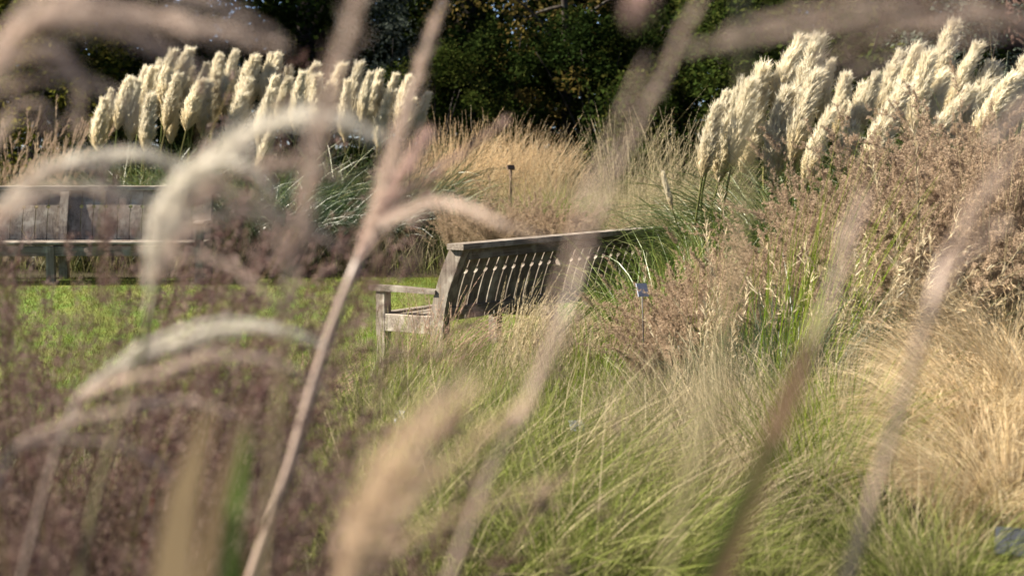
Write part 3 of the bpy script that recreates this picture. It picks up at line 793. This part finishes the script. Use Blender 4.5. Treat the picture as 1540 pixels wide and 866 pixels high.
# ------------------------------------------------------------------ planting
for px, d, sc, lb in [
    (660, 20.3, 0.72, 'golden grass at the left end of the golden drift behind the benches'),
    (700, 19.8, 0.75, 'golden feathery grass with the palest heads in the golden drift'),
    (735, 20.6, 0.81, 'tallest golden grass in the middle of the golden drift'),
    (770, 19.9, 0.74, 'golden grass directly behind the small brown marker post'),
    (800, 20.7, 0.73, 'golden grass in the right half of the golden drift'),
    (825, 20.0, 0.63, 'shorter golden grass at the right end of the golden drift'),
    (620, 20.6, 0.64, 'golden grass touching the right end of the far pampas'),
    (680, 21.2, 0.77, 'golden grass in the back row of the drift, left side'),
    (775, 21.5, 0.74, 'golden grass in the back row of the drift, right side'),
]: plant('golden', px, d, lb, sc, 'golden_grass', group='golden grass drift')
for px, d, sc, lb in [
    (870, 17.0, .9, 'wispy pale grass right beside the end of the golden drift'),
    (905, 15.5, .85, 'wispy straw grass above the middle of the near bench rail'),
    (940, 16.6, .95, 'wispy grass with tall nodding heads behind the bench rail'),
    (975, 14.8, .95, 'wispy straw grass behind the far end of the near bench'),
    (1015, 15.8, 1.05, 'wispy grass just left of the right pampas leaves'),
    (1045, 14.0, .95, 'wispy grass at the foot of the leftmost right pampas plume'),
    (840, 18.6, .9, 'wispy grass between the marker post and the dark wood'),
    (1000, 18.5, 1.1, 'wispy grass against the dark shrub left of the right pampas'),
    (930, 19.5, 1.1, 'wispy grass farthest back, in front of the dark shrubs'),
]: plant('wispy', px, d, lb, sc, 'wispy_grass', group='wispy pale grasses')
for px, d, sc, lb in [
    (705, 16.8, 1.0, 'pale grass mound left of the brown marker post'),
    (745, 16.4, 1.1, 'pale grass mound in front of the brown marker post'),
    (790, 16.4, .95, 'pale grass mound above the left part of the bench rail'),
    (865, 14.4, .72, 'brownish grass mound behind the middle of the bench rail'),
    (925, 14.2, .72, 'straw grass mound tight behind the bench rail'),
]: plant('paletuft', px, d, lb, sc, 'grass_mound', group='pale grass mounds')
for px, d, sc, lb in [
    (835, 16.6, 1.3, 'bright green grass tuft right of the brown marker post'),
    (870, 16.2, 1.15, 'bright green grass tuft beside the wispy pale grass'),
    (805, 16.9, 1.2, 'bright green grass tuft behind the pale mounds'),
    (1275, 6.4, .95, 'lime green grass tuft low in the right half of the bed'),
    (1240, 5.9, .95, 'lime green grass tuft in front of the grey mounds'),
    (1320, 6.0, .75, 'lime green grass tuft left of the golden mop grass'),
]: plant('limetuft', px, d, lb, sc, 'green_grass', group='bright green grass tufts')
for px, d, sc, lb in [
    (1010, 10.4, .78, 'green reed grass with broad blades hiding the far bench end'),
    (945, 10.9, .64, 'green reed grass growing against the bench back'),
    (1050, 11.4, .72, 'green reed grass arching over the end of the top rail'),
    (890, 10.5, .42, 'smaller green reed grass in front of the bench slats'),
    (1085, 11.9, .72, 'green reed grass between bench end and right pampas'),
    (970, 10.1, .72, 'low green reed grass left of the white plant label'),
]: plant('reeds', px, d, lb, sc, 'reed_grass', group='green reed grasses by the bench')
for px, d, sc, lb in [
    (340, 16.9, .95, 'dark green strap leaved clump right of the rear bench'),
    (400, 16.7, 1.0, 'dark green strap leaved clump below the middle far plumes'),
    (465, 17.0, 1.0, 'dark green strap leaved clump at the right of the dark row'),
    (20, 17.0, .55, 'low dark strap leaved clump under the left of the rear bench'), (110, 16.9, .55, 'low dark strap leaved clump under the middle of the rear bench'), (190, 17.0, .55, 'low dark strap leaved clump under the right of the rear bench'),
    (1130, 8.0, .5, 'dark green clump added as shade under the low brown grass right of the plant label'), (1215, 7.9, .56, 'dark green clump added as shade behind the leaning green stems'), (1290, 7.8, .6, 'dark green clump added to darken the hollow behind the oat heads'), (1365, 7.8, .62, 'dark green clump added as shade left of the dark plaque'), (1440, 7.9, .6, 'dark green clump added as shade below the dark plaque'),  # dark-leaved clumps added to stand in for the shade of this hollow
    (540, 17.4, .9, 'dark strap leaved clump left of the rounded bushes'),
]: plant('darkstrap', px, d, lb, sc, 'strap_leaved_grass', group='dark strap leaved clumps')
for px, d, sc, lb in [
    (150, 17.2, 1.0, 'striped grass arching over the rear bench top'),
    (225, 17.3, 1.0, 'striped grass between the rear bench and the far pampas'),
]: plant('stripedgrass', px, d, lb, sc, 'striped_grass', group='striped grasses behind the rear bench')
for px, d, sc, lb in [
    (30, 19.0, .72, 'tawny grass with reddish plumes at the left edge behind the rear bench'),
    (85, 19.6, .74, 'tawny grass with reddish plumes left of the far pampas'),
    (-10, 18.2, .66, 'tawny grass cut off by the left edge'),
    (60, 18.0, .58, 'short tawny grass just above the rear bench'),
]: plant('redplume', px, d, lb, sc, 'tawny_grass', group='tawny grasses at the left')
cl_ = [
    (1000, 9.4, 0.51), (1035, 8.9, 0.53), (1075, 9.6, 0.56), (1110, 8.7, 0.55), (1145, 9.6, 0.62), (1180, 8.6, 0.60), (1215, 9.5, 0.67), (1250, 8.5, 0.65),
    (1290, 9.4, 0.84), (1325, 8.4, 0.80), (1365, 9.3, 0.90), (1395, 8.2, 0.84), (1440, 9.2, 0.94), (1475, 8.2, 0.88), (1515, 9.0, 0.96), (1560, 8.4, 0.94),
    (1020, 10.0, 0.53), (1100, 10.4, 0.58), (1200, 10.4, 0.65), (1310, 10.3, 0.86), (1420, 10.2, 0.94), (1520, 10.0, 1.00)]
fr_ = [(1005, 8.65, .50, 'lowest brown cloud grass, just right of the white plant label'), (1065, 8.45, .52, 'low brown cloud grass behind the first oat heads'),
       (1125, 8.55, .55, 'low brown cloud grass at the head of the leaning green stems'), (1200, 8.25, .58, 'low brown cloud grass hanging over the dark gap'),
       (1275, 8.35, .64, 'low brown cloud grass between the green stems and the brown stalk'), (1350, 8.15, .68, 'brown cloud grass drooping left of the dark plaque'),
       (1500, 8.40, .74, 'brown cloud grass drooping right of the dark plaque')]
near_of = ['beside the white plant label', 'below the slim pampas plumes', 'left of the tall green stems', 'behind the tall green stems', 'below the broad pampas plumes',
           'under the tallest pampas plume', 'at the right edge of the garden']
for i, (px, d, sc) in enumerate(cl_):
    w_ = near_of[min(6, int((px - 985) / 85))]
    row = 'front' if d < 8.95 else ('back' if d > 9.75 else 'middle')
    x_ = 'left' if ((px - 985) % 85) < 43 else 'right'
    plant('browncloud', px, d, f'brown cloud grass {w_}, {row} row, {x_} of its pair', sc, 'cloud_grass', group='brown cloud grasses')
fr_ += [(700, 15.9, .62, 'brown mauve grass mound at the left behind the near bench rail'), (755, 15.4, .66, 'brown mauve grass mound just above the bench rail'),
        (810, 15.7, .68, 'brown mauve grass mound below the bright green tufts'), (850, 15.0, .62, 'brown mauve grass mound at the right behind the bench rail')]
for px, d, sc, lb in fr_: plant('browncloud', px, d, lb, sc, 'cloud_grass', group='brown cloud grasses')
for px, d, sc, lb in [
    (1180, 7.2, 1.0, 'tall thin green stems leaning right in front of the brown cloud grass'),
    (1225, 7.7, 1.0, 'green stems fanned behind the leaning ones'),
    (1150, 7.8, .85, 'shorter green stems beside the pale oat heads'),
    (1060, 8.2, .75, 'green stems below the white plant label'),
]: plant('greenstem', px, d, lb, sc, 'green_stemmed_grass', group='tall green stems')
for px, d, sc, lb in [
    (1110, 7.6, 1.0, 'oat grass with pale heads right of the plant label'),
    (1240, 7.2, 1.0, 'oat grass with pale nodding heads in the dark gap'),
    (1320, 7.3, 1.0, 'oat grass with long pale heads left of the golden mop grass'),
    (1400, 7.4, 1.1, 'oat grass with silver heads beside the dark plaque'),
    (1060, 7.6, .8, 'small oat grass above the grey mounds'),
]: plant('oats', px, d, lb, sc, 'oat_grass', group='oat grasses')
for px, d, sc, lb in [
    (1505, 7.9, .95, 'tall straw stems standing near the right edge'),
    (1540, 7.6, 1.0, 'tall straw stems at the very right edge'),
    (1480, 8.0, .8, 'shorter straw stems beside the dark plaque'),
]: plant('tallstraw', px, d, lb, sc, 'straw_grass', group='tall straw stems')
for px, d, sc, lb in [
    (960, 7.4, 0.81, 'grey straw mound left of the grey group'), (1040, 7.3, 0.96, 'grey straw mound below the white plant label'),
    (1110, 6.9, 1.00, 'large grey straw mound in the middle of the bed'), (1185, 6.9, 0.96, 'grey straw mound under the green stems'),
    (1260, 6.7, 0.96, 'grey straw mound with blades swept right'), (1000, 6.4, 0.91, 'grey green mound in front of the large grey mound'),
    (1085, 6.0, 0.91, 'grey green mound nearest the lime tufts'), (1170, 6.1, 0.91, 'grey green mound right of the nearest blurred stalk'),
]: plant('greytuft', px, d, lb, sc, 'grass_mound', group='grey straw mounds')
for px, d, sc, lb in [
    (1010, 7.6000000000000005, 0.59, 'straw seed headed tuft behind the grey mounds'), (1075, 7.4, 0.63, 'straw seed headed tuft among the oat grass'),
    (1285, 6.6000000000000005, 0.66, 'straw seed headed tuft sweeping towards the golden mop grass'), (940, 7.8, 0.53, 'straw seed headed tuft left of the white tag'),
]: plant('strawtuft', px, d, lb, sc, 'seed_head_grass', group='straw seed headed tufts')
for px, d, sc, lb in [
    (1470, 7.2, .78, 'golden mop grass, upper left of the golden group'), (1520, 7.0, .98, 'golden mop grass, upper right of the golden group'),
    (1475, 6.5, .70, 'golden mop grass at the left foot of the golden group'), (1500, 6.0, .86, 'largest golden mop grass with pale curved hair'),
    (1575, 6.2, .9, 'golden mop grass cut by the right edge'), (1465, 5.5, .58, 'golden mop grass lowest of the group beside the slate plaque'), (1535, 5.3, .68, 'golden mop grass above the slate plaque at the right edge'), (1450, 6.9, .64, 'small golden mop grass at the back of the golden group'),
]: plant('stipa', px, d, lb, sc, 'mop_grass', group='golden mop grasses')
for px, d, sc, lb in [
    (610, 9.8, .75, 'foxtail grass below the bench seat'), (660, 9.5, .8, 'foxtail grass below the bench post'), (720, 9.0, .8, 'foxtail grass below the pink feathery grass'),
    (770, 8.6, .85, 'foxtail grass below the straw feathery grass'), (840, 8.9, .85, 'foxtail grass in front of the bench slats'), (885, 9.2, 1.1, 'foxtail grass in front of the reed grass'),
    (925, 8.8, 1.1, 'foxtail grass with brown heads left of the plant label'), (860, 8.0, .95, 'foxtail grass beside the white tag'), (800, 7.6, .9, 'foxtail grass in the green hollow'),
    (645, 10.6, .8, 'foxtail grass hiding the foot of the bench post'), (575, 10.6, .85, 'foxtail grass hiding the foot of the front bench leg'), (700, 10.8, .75, 'foxtail grass against the bottom of the bench back'),
    (560, 9.3, .95, 'foxtail grass at the lawn corner'), (640, 8.5, .95, 'foxtail grass beside the grey tag'), (700, 7.8, .9, 'foxtail grass behind the blurred pink plume'),
    (520, 8.6, .95, 'foxtail grass between lawn and purple grass'), (590, 7.7, .95, 'foxtail grass left of the grey tag'), (925, 7.4, .9, 'foxtail grass left of the grey mounds'),
]: plant('foxtail', px, d, lb, sc, 'foxtail_grass', group='foxtail grasses')
plant('pinkfeather', 655, 10.5, 'pinkish feathery grass bent over below the bench back', .85, 'feather_grass')
plant('pinkfeather', 620, 9.6, 'small pinkish feathery grass under the bench seat', .7, 'feather_grass')
plant('pinkfeather', 425, 8.4, 'thin pinkish feathery grass standing alone before the lawn', .75, 'feather_grass')
plant('strawfeather', 765, 9.9, 'straw feathery grass sweeping right across the bench slats', .84, 'feather_grass')
plant('strawfeather', 790, 9.5, 'straw feathery grass in front of the sweeping one', .8, 'feather_grass')
plant('strawfeather', 735, 9.2, 'short straw feathery grass below the sweeping one', .55, 'feather_grass')
for px, d, sc, lb in [
    (600, 6.6, .95, 'soft green grass below the grey tag'), (690, 6.2, .95, 'soft green grass behind the blurred tan plume'), (770, 5.8, .95, 'soft green grass in the middle of the lower edge'),
    (850, 6.3, .95, 'soft green grass below the white tag'), (930, 5.7, .8, 'soft green grass left of the grey green mounds'), (1000, 5.2, .75, 'soft green grass under the grey green mounds'),
    (880, 4.9, .95, 'soft green grass low in the centre, blurred'), (720, 5.0, .95, 'soft green grass at the lower edge beside the tan plume'), (1090, 5.0, .62, 'soft green grass beside the nearest brown stalk'),
    (1180, 4.8, .55, 'soft green grass at the lower edge right of the brown stalk'), (560, 5.5, 1.0, 'soft green grass right of the pale main stalk'), (520, 6.8, .95, 'soft green grass beside the purple grass'), (470, 5.6, .8, 'soft green grass behind the pale main stalk'), (640, 4.6, .7, 'soft green grass behind the root of the tan plume'), (440, 7.4, .8, 'soft green grass at the near edge of the lawn'),
    (1380, 4.7, .7, 'soft green grass under the golden mop grass'), (1470, 4.4, .65, 'soft green grass beside the slate plaque'),
]: plant('softgreen', px, d, lb, sc, 'soft_grass', group='soft green grasses')
pc = [(20, 3.64, 1.12), (110, 3.5, 0.98), (190, 3.71, 0.8), (-20, 3.22, 1.2), (70, 2.94, 1.12), (160, 3.22, 0.85), (215, 2.87, 0.64), (245, 3.15, 0.48), (30, 2.45, 0.99), (140, 2.31, 0.9), (185, 2.38, 0.61), (225, 2.52, 0.49), (-30, 2.1, 1.04), (90, 1.96, 0.89)]
pl = ['far at the left, just under the rear bench seat', 'far, second from the left under the rear bench', 'far, reaching the right end of the rear bench', 'at the left edge, highest of all', 'left of the pale arching plume', 'below the rear bench', 'under the large pale plume', 'in front of the lawn', 'with rusty heads at the left', 'in the thick of the left mass', 'below the grey arching plume', 'left of the main stalk', 'nearest the left edge', 'low at the left with red leaves']
for (px, d, sc), lb in zip(pc, pl): plant('purplecloud', px, d, 'purple brown cloud grass ' + lb, sc, 'purple_grass', group='purple brown cloud grasses')
for px, d, sc, lb in [(30, 2.42, 0.83, 'red bladed grass in the lower left corner'), (120, 2.50, 0.78, 'red bladed grass right of the corner one'), (200, 2.42, 0.76, 'red bladed grass beside the tan leaf'), (60, 2.89, 0.85, 'red bladed grass higher in the purple mass')]:
    plant('redleaf', px, d, lb, sc, 'red_grass', group='red bladed grasses')

# white flower spike by the pampas
x = (1003 - CX) / F * 12.2
o = thing('grass_plume', 'single white plume standing alone left of the right pampas', 'grass', (x, 12.2, float(zg(x, 12.2))))
place_plume(o, o.location, at(1012, 318, 12.2), at(996, 262, 12.2), 2, .75)

# ------------------------------------------------------------------ labels and markers
def slab(w_, h_, t_, tilt, yaw, mat, c):
    mb = MB().box(-w_ / 2, w_ / 2, -t_ / 2, t_ / 2, -h_ / 2, h_ / 2, .003)
    V = mb.V[0]; ct, st_ = math.cos(tilt), math.sin(tilt)
    V = np.stack([V[:, 0], V[:, 1] * ct - V[:, 2] * st_, V[:, 1] * st_ + V[:, 2] * ct], 1)
    cy_, sy_ = math.cos(yaw), math.sin(yaw)
    V = np.stack([V[:, 0] * cy_ - V[:, 1] * sy_, V[:, 0] * sy_ + V[:, 1] * cy_, V[:, 2]], 1) + np.array(c)
    mb.V[0] = V
    return mb
def marker(name, label, cat, px, py, d, w_, h_, mat, stake, yaw=0., tilt=-.5, pt=.006, post='metal', lean=0.):
    p = at(px, py, d); z0 = float(zg(p[0], d))
    o = thing(name, label, cat, (p[0], d, z0))
    link('plate', slab(w_, h_, pt, tilt, yaw, mat, (0, 0, p[2] - z0)).build('plate', M[mat]), o)
    link('stake', MB().tube(curve([(lean, 0, -.05), (0, .012, p[2] - z0 - .02)], 6), stake, 8).build('stake', M[post], True), o)
    return o
marker('plant_label', 'white plant label on a thin dark stake among the green reeds', 'label', 966, 436, 8.5, .068, .076, 'label', .004, .45, -.4, lean=.03)
marker('plant_label', 'small grey tag low in the grass left of the blurred tan plume', 'label', 600, 628, 7.6, .055, .075, 'label', .003, -.3, -.3)
marker('plant_label', 'small white tag in the green hollow in front of the grey mounds', 'label', 868, 640, 7.4, .07, .06, 'label', .003, .3, -.7)
marker('slate_plaque', 'dark slate plaque half hidden under the golden mop grass', 'plaque', 1525, 815, 4.6, .11, .09, 'slate', .006, -.35, -.6, .012)
marker('slate_plaque', 'dark slate plaque in the shade beside the oat grass', 'plaque', 1448, 432, 7.9, .16, .07, 'slate', .006, -.3, -.7, .012)
marker('marker_post', 'small brown wooden marker post in front of the golden grass', 'post', 768, 252, 17.3, .085, .05, 'oak', .015, .4, -.5, .03, 'oak')

# ------------------------------------------------------------------ near flowering stalks
def finger(rng, P, wd, dens=460, mat='finger'):
    """A silky arching raceme along world points P, wd metres across, loose and feathery."""
    C0 = curve(P, 26)
    ln = np.linalg.norm(np.diff(C0, axis=0), axis=1).sum()
    C = (C0 + np.cumsum(rng.normal(size=C0.shape), 0) * .0006)[None]
    m = int(dens * (1.7 if mat == 'fingerw' else .6 if mat == 'fingert' else .9) * max(.3, ln / .25))
    mb = MB().tube(C[0], np.linspace(.0014, .0005, C.shape[1]), 5, .3)
    u0 = rng.random((1, m // 9)); t_ = np.clip(u0 + rng.normal(size=u0.shape) * .004, 0, .99)
    H = hairs(rng, C, 0.0, m, wd * 1.3, .28 if mat == 'fingerw' else .36, droop=.12, wind=.08, shape='spindle', K=4, sv=.6)
    mb.ribbons(H, np.array([[.0009, .0009, .0007, .0003]]), rng)
    u = rng.random((1, m // 5)); Pp, T = along(C, u)
    mb.specks(Pp[0] + rng.normal(size=Pp[0].shape) * wd * .10, .0038, rng, axis=T[0], asp=.28)
    return mb.build('plume', M[mat])
def fan(rng, pts, spread):
    """A neighbouring raceme: leaves the stalk at the same point and drifts away from the given one."""
    k = np.linspace(0, 1, len(pts)); a = rng.normal(size=2) * spread; b = rng.normal() * .05; c = rng.uniform(.6, .95)
    p0 = pts[0]; out = []
    for (x, y, d), t in zip(pts, k):
        out.append((p0[0] + (x - p0[0]) * c + a[0] * t, p0[1] + (y - p0[1]) * c + a[1] * t + 30 * t * t, d + b * t))
    return out
def stalk(label, pts, rad, fingers=(), leaves=(), mat='fstem', extra=1, group='near flowering stalks'):
    """pts: pixel, pixel, distance of the stalk from low to high; it runs on down to the ground."""
    rng = np.random.default_rng(hash_(label))
    W = [at(*p) for p in pts]
    d0 = W[0] - W[1]; d0 = d0 / max(.2, -d0[2]) if d0[2] < -1e-3 else np.array([0, 0, -1.])
    gx_, gy_ = W[0][0] + d0[0] * W[0][2] * .45, W[0][1] + d0[1] * W[0][2] * .3
    base = np.array([gx_, gy_, float(zg(gx_, gy_))])
    o = thing('flowering_stalk', label, 'grass stalk', base, 0, None, group)
    line = curve([base - base] + [p - base for p in W], 26)
    r = np.linspace(rad * 1.15, rad * .6, len(line))
    node = 1 + .25 * (np.arange(len(line)) % 7 == 0)
    link('stem', MB().tube(line, r * node, 8, rng.random()).build('stem', M[mat], True), o)
    for pts_, wd, mt in fingers:
        link('plume', finger(rng, [at(*p) - base for p in pts_], wd, mat=mt), o)
        for q in range(extra):
            link('plume', finger(rng, [at(*p) - base for p in fan(rng, pts_, 55)], wd * .6, 300, mat=mt), o)
    for pts_, wd, mt in leaves:
        C = curve([at(*p) - base for p in pts_], 16)[None]
        t = np.linspace(0, 1, C.shape[1])
        link('leaf', MB().ribbons(C, (wd * np.minimum(.7 + t, 1) * (1 - t ** 8 * .9))[None], rng, flat=np.array([[.25, 1., .1]])).build('leaf', M[mt]), o)
    return o
D1 = 1.25
stalk('pale pink stalk crossing the lawn left of the near bench', [(378, 866, 2.1), (440, 690, 2.08), (500, 490, 2.06), (548, 370, 2.05)], .0100,
      [([(534, 402, 2.05), (572, 320, 2.03), (605, 265, 2.0), (645, 200, 2.0)], .042, 'fingerp'),
       ([(545, 375, 2.05), (575, 270, 1.80), (610, 150, 1.75), (668, -20, 1.70)], 0.024, 'finger'),
       ([(556, 350, 2.0), (600, 322, 1.7), (680, 300, 1.5), (760, 330, 1.4), (830, 352, 1.4)], .016, 'finger'),
       ([(545, 378, 2.05), (610, 290, 1.80), (690, 235, 1.75), (770, 175, 1.75)], 0.014, 'fingerp')], mat='fstem', extra=0)
stalk('stalk with a big pale plume arching in front of the rear bench', [(120, 866, 1.5), (160, 690, 1.48), (215, 520, 1.46), (228, 440, 1.45)], .0042,
      [([(228, 440, 1.45), (250, 345, 1.42), (300, 258, 1.4), (370, 203, 1.38), (470, 178, 1.36), (560, 205, 1.35)], .032, 'fingerw'),
       ([(230, 430, 1.45), (275, 320, 1.45), (340, 270, 1.4), (430, 250, 1.4), (520, 270, 1.4)], .018, 'finger'),
       ([(232, 430, 1.45), (290, 350, 1.4), (370, 320, 1.4), (450, 330, 1.4), (520, 375, 1.4)], .016, 'finger')], mat='fstemg')
stalk('stalk with a thin pale plume arching over the rear bench', [(-60, 700, 1.5), (-55, 500, 1.5), (-30, 350, 1.5)], .004,
      [([(-30, 350, 1.5), (50, 270, 1.5), (120, 236, 1.5), (190, 226, 1.5), (295, 248, 1.5)], .020, 'fingerw'),
       ([(-30, 350, 1.5), (20, 300, 1.45), (90, 255, 1.4), (150, 260, 1.4), (200, 330, 1.4)], .012, 'finger'),
       ([(-30, 350, 1.5), (-10, 215, 1.4), (20, 165, 1.4), (60, 165, 1.4), (85, 210, 1.4)], .010, 'finger'),
       ([(-30, 350, 1.5), (10, 330, 1.4), (60, 300, 1.4), (110, 300, 1.4), (160, 350, 1.4)], .010, 'finger')])
stalk('stalk whose thick mauve plumes arch across the upper left corner', [(-110, 600, 1.2), (-90, 350, 1.18), (-40, 150, 1.15)], .004,
      [([(-40, 150, 1.15), (10, 70, 1.12), (90, 20, 1.1), (200, 22, 1.1), (320, 45, 1.08), (435, 78, 1.08)], .021, 'finger'),
       ([(-40, 150, 1.15), (30, 60, 1.12), (130, 40, 1.1), (230, 70, 1.1), (330, 130, 1.1)], .014, 'finger'),
       ([(-40, 150, 1.15), (20, 95, 1.2), (70, 82, 1.2), (108, 115, 1.2), (105, 200, 1.2)], .012, 'finger'),
       ([(-40, 150, 1.15), (10, 40, 1.2), (60, -10, 1.2), (160, -20, 1.2), (300, 5, 1.2), (420, 60, 1.2)], .016, 'finger'),
       ([(-40, 150, 1.15), (-10, 110, 1.1), (40, 40, 1.1), (120, -5, 1.1), (240, -10, 1.1)], .014, 'finger')])
stalk('stalk with a pale straight plume leaning across the far pampas', [(395, 866, 1.1), (420, 600, 1.1), (440, 400, 1.08)], .0032,
      [([(440, 400, 1.08), (465, 290, 1.06), (500, 150, 1.04), (530, 60, 1.02), (560, -20, 1.0)], .017, 'finger'),
       ([(440, 410, 1.08), (400, 300, 1.08), (375, 240, 1.08), (360, 190, 1.08)], .008, 'finger')], mat='fstemg')
stalk('grey arching plume low over the lawn', [(60, 760, 1.6), (90, 660, 1.6), (115, 600, 1.6)], .003,
      [([(115, 600, 1.6), (200, 545, 1.6), (300, 507, 1.6), (410, 490, 1.6), (490, 512, 1.6)], .018, 'fingerw'),
       ([(115, 600, 1.6), (220, 560, 1.5), (330, 530, 1.5), (430, 545, 1.5), (490, 580, 1.5)], .012, 'finger')])
stalk('grey plume lying lower over the purple grass', [(-40, 860, 1.5), (-20, 760, 1.5), (20, 670, 1.5)], .003,
      [([(20, 670, 1.5), (90, 635, 1.5), (180, 615, 1.5), (280, 605, 1.5), (350, 625, 1.5)], .012, 'finger')])
stalk('blurred grey stalk slanting over the near bench end', [(690, 830, 1.2), (760, 660, 1.18), (828, 535, 1.16), (875, 400, 1.15)], .0035,
      [([(780, 630, 1.17), (828, 535, 1.16), (875, 400, 1.15), (930, 250, 1.13), (1000, 115, 1.12), (1070, -20, 1.1)], .010, 'finger')])
stalk('blurred plume stretched level across the upper right', [(1640, 700, 1.1), (1640, 300, 1.1), (1610, 60, 1.1)], .003,
      [([(1610, 60, 1.1), (1540, 28, 1.1), (1380, 22, 1.08), (1220, 38, 1.06), (1030, 68, 1.05)], .014, 'finger'),
       ([(1610, 60, 1.1), (1500, 10, 1.1), (1350, 0, 1.1), (1200, 20, 1.1), (1100, 45, 1.1)], .010, 'finger'),
       ([(1610, 60, 1.1), (1580, 120, 1.1), (1530, 170, 1.1), (1490, 210, 1.1)], .012, 'finger')])
stalk('blurred brown stalk running down the right side', [(1275, 866, 1.15), (1330, 690, 1.13), (1385, 510, 1.12), (1425, 380, 1.1)], .0048,
      [([(1400, 470, 1.12), (1425, 380, 1.1), (1470, 300, 1.08), (1545, 210, 1.05)], .014, 'finger')], mat='fstem')
stalk('blurred brown and green stalk at the lower right', [(1075, 866, .95), (1125, 750, .95), (1190, 600, .96), (1240, 470, .97)], .0075,
      [([(1235, 490, .97), (1265, 400, .98), (1290, 330, .98), (1310, 280, 1.0)], .010, 'finger')],
      [([(1075, 900, .94), (1115, 780, .94), (1165, 650, .95), (1225, 500, .96)], .013, 'fbrown'), ([(1050, 900, .93), (1085, 820, .93), (1130, 730, .94), (1165, 650, .95)], .008, 'fgreen')], mat='fstemg')
stalk('rosy plume tip hanging in at the top centre', [(1000, 866, .9), (1120, 300, .9), (1100, -140, .9)], .0025,
      [([(1100, -140, .9), (1040, -120, .9), (985, -60, .9), (955, 28, .9)], .018, 'fingerp')], mat='fstemg', group='near flowering stalks')
stalk('blurred tan plume rising from the lower edge', [(520, 866, 1.0), (550, 790, 1.0)], .004,
      [([(500, 930, .85), (545, 810, .85), (610, 710, .85), (710, 580, .85)], .026, 'fingert'),
       ([(545, 850, 1.0), (600, 770, 1.0), (680, 690, 1.02), (800, 600, 1.04)], .022, 'fingert'),
       ([(510, 930, .88), (540, 790, .88), (580, 690, .88), (640, 600, .88)], .024, 'fingert')])
for lb, a in [('tan drying leaf standing in the lower left', ([(255, 900, 1.0), (268, 780, 1.0), (290, 690, 1.0), (315, 610, 1.0)], .040, 'ftan')),
              ('fresh green leaf beside the tan one', ([(342, 900, 1.0), (352, 780, 1.0), (365, 700, 1.02), (372, 640, 1.04)], .020, 'fgreen')),
              ('narrow tan leaf right of the green one', ([(300, 900, 1.05), (320, 780, 1.05), (345, 690, 1.05), (375, 610, 1.05)], .018, 'ftan'))]:
    p0 = at(*a[0][0]); b = np.array([p0[0], p0[1], float(zg(p0[0], p0[1]))])
    o = thing('grass_leaf', lb, 'leaf', b)
    C = curve([np.zeros(3)] + [at(*p) - b for p in a[0]], 24)[None]
    t = np.linspace(0, 1, C.shape[1])
    link('blade', MB().ribbons(C, (a[1] * (1 - t ** 14 * .9) * np.minimum(1, .3 + t * 1.4))[None], RNG, flat=np.array([[.2, 1., .1]])).build('blade', M[a[2]]), o)
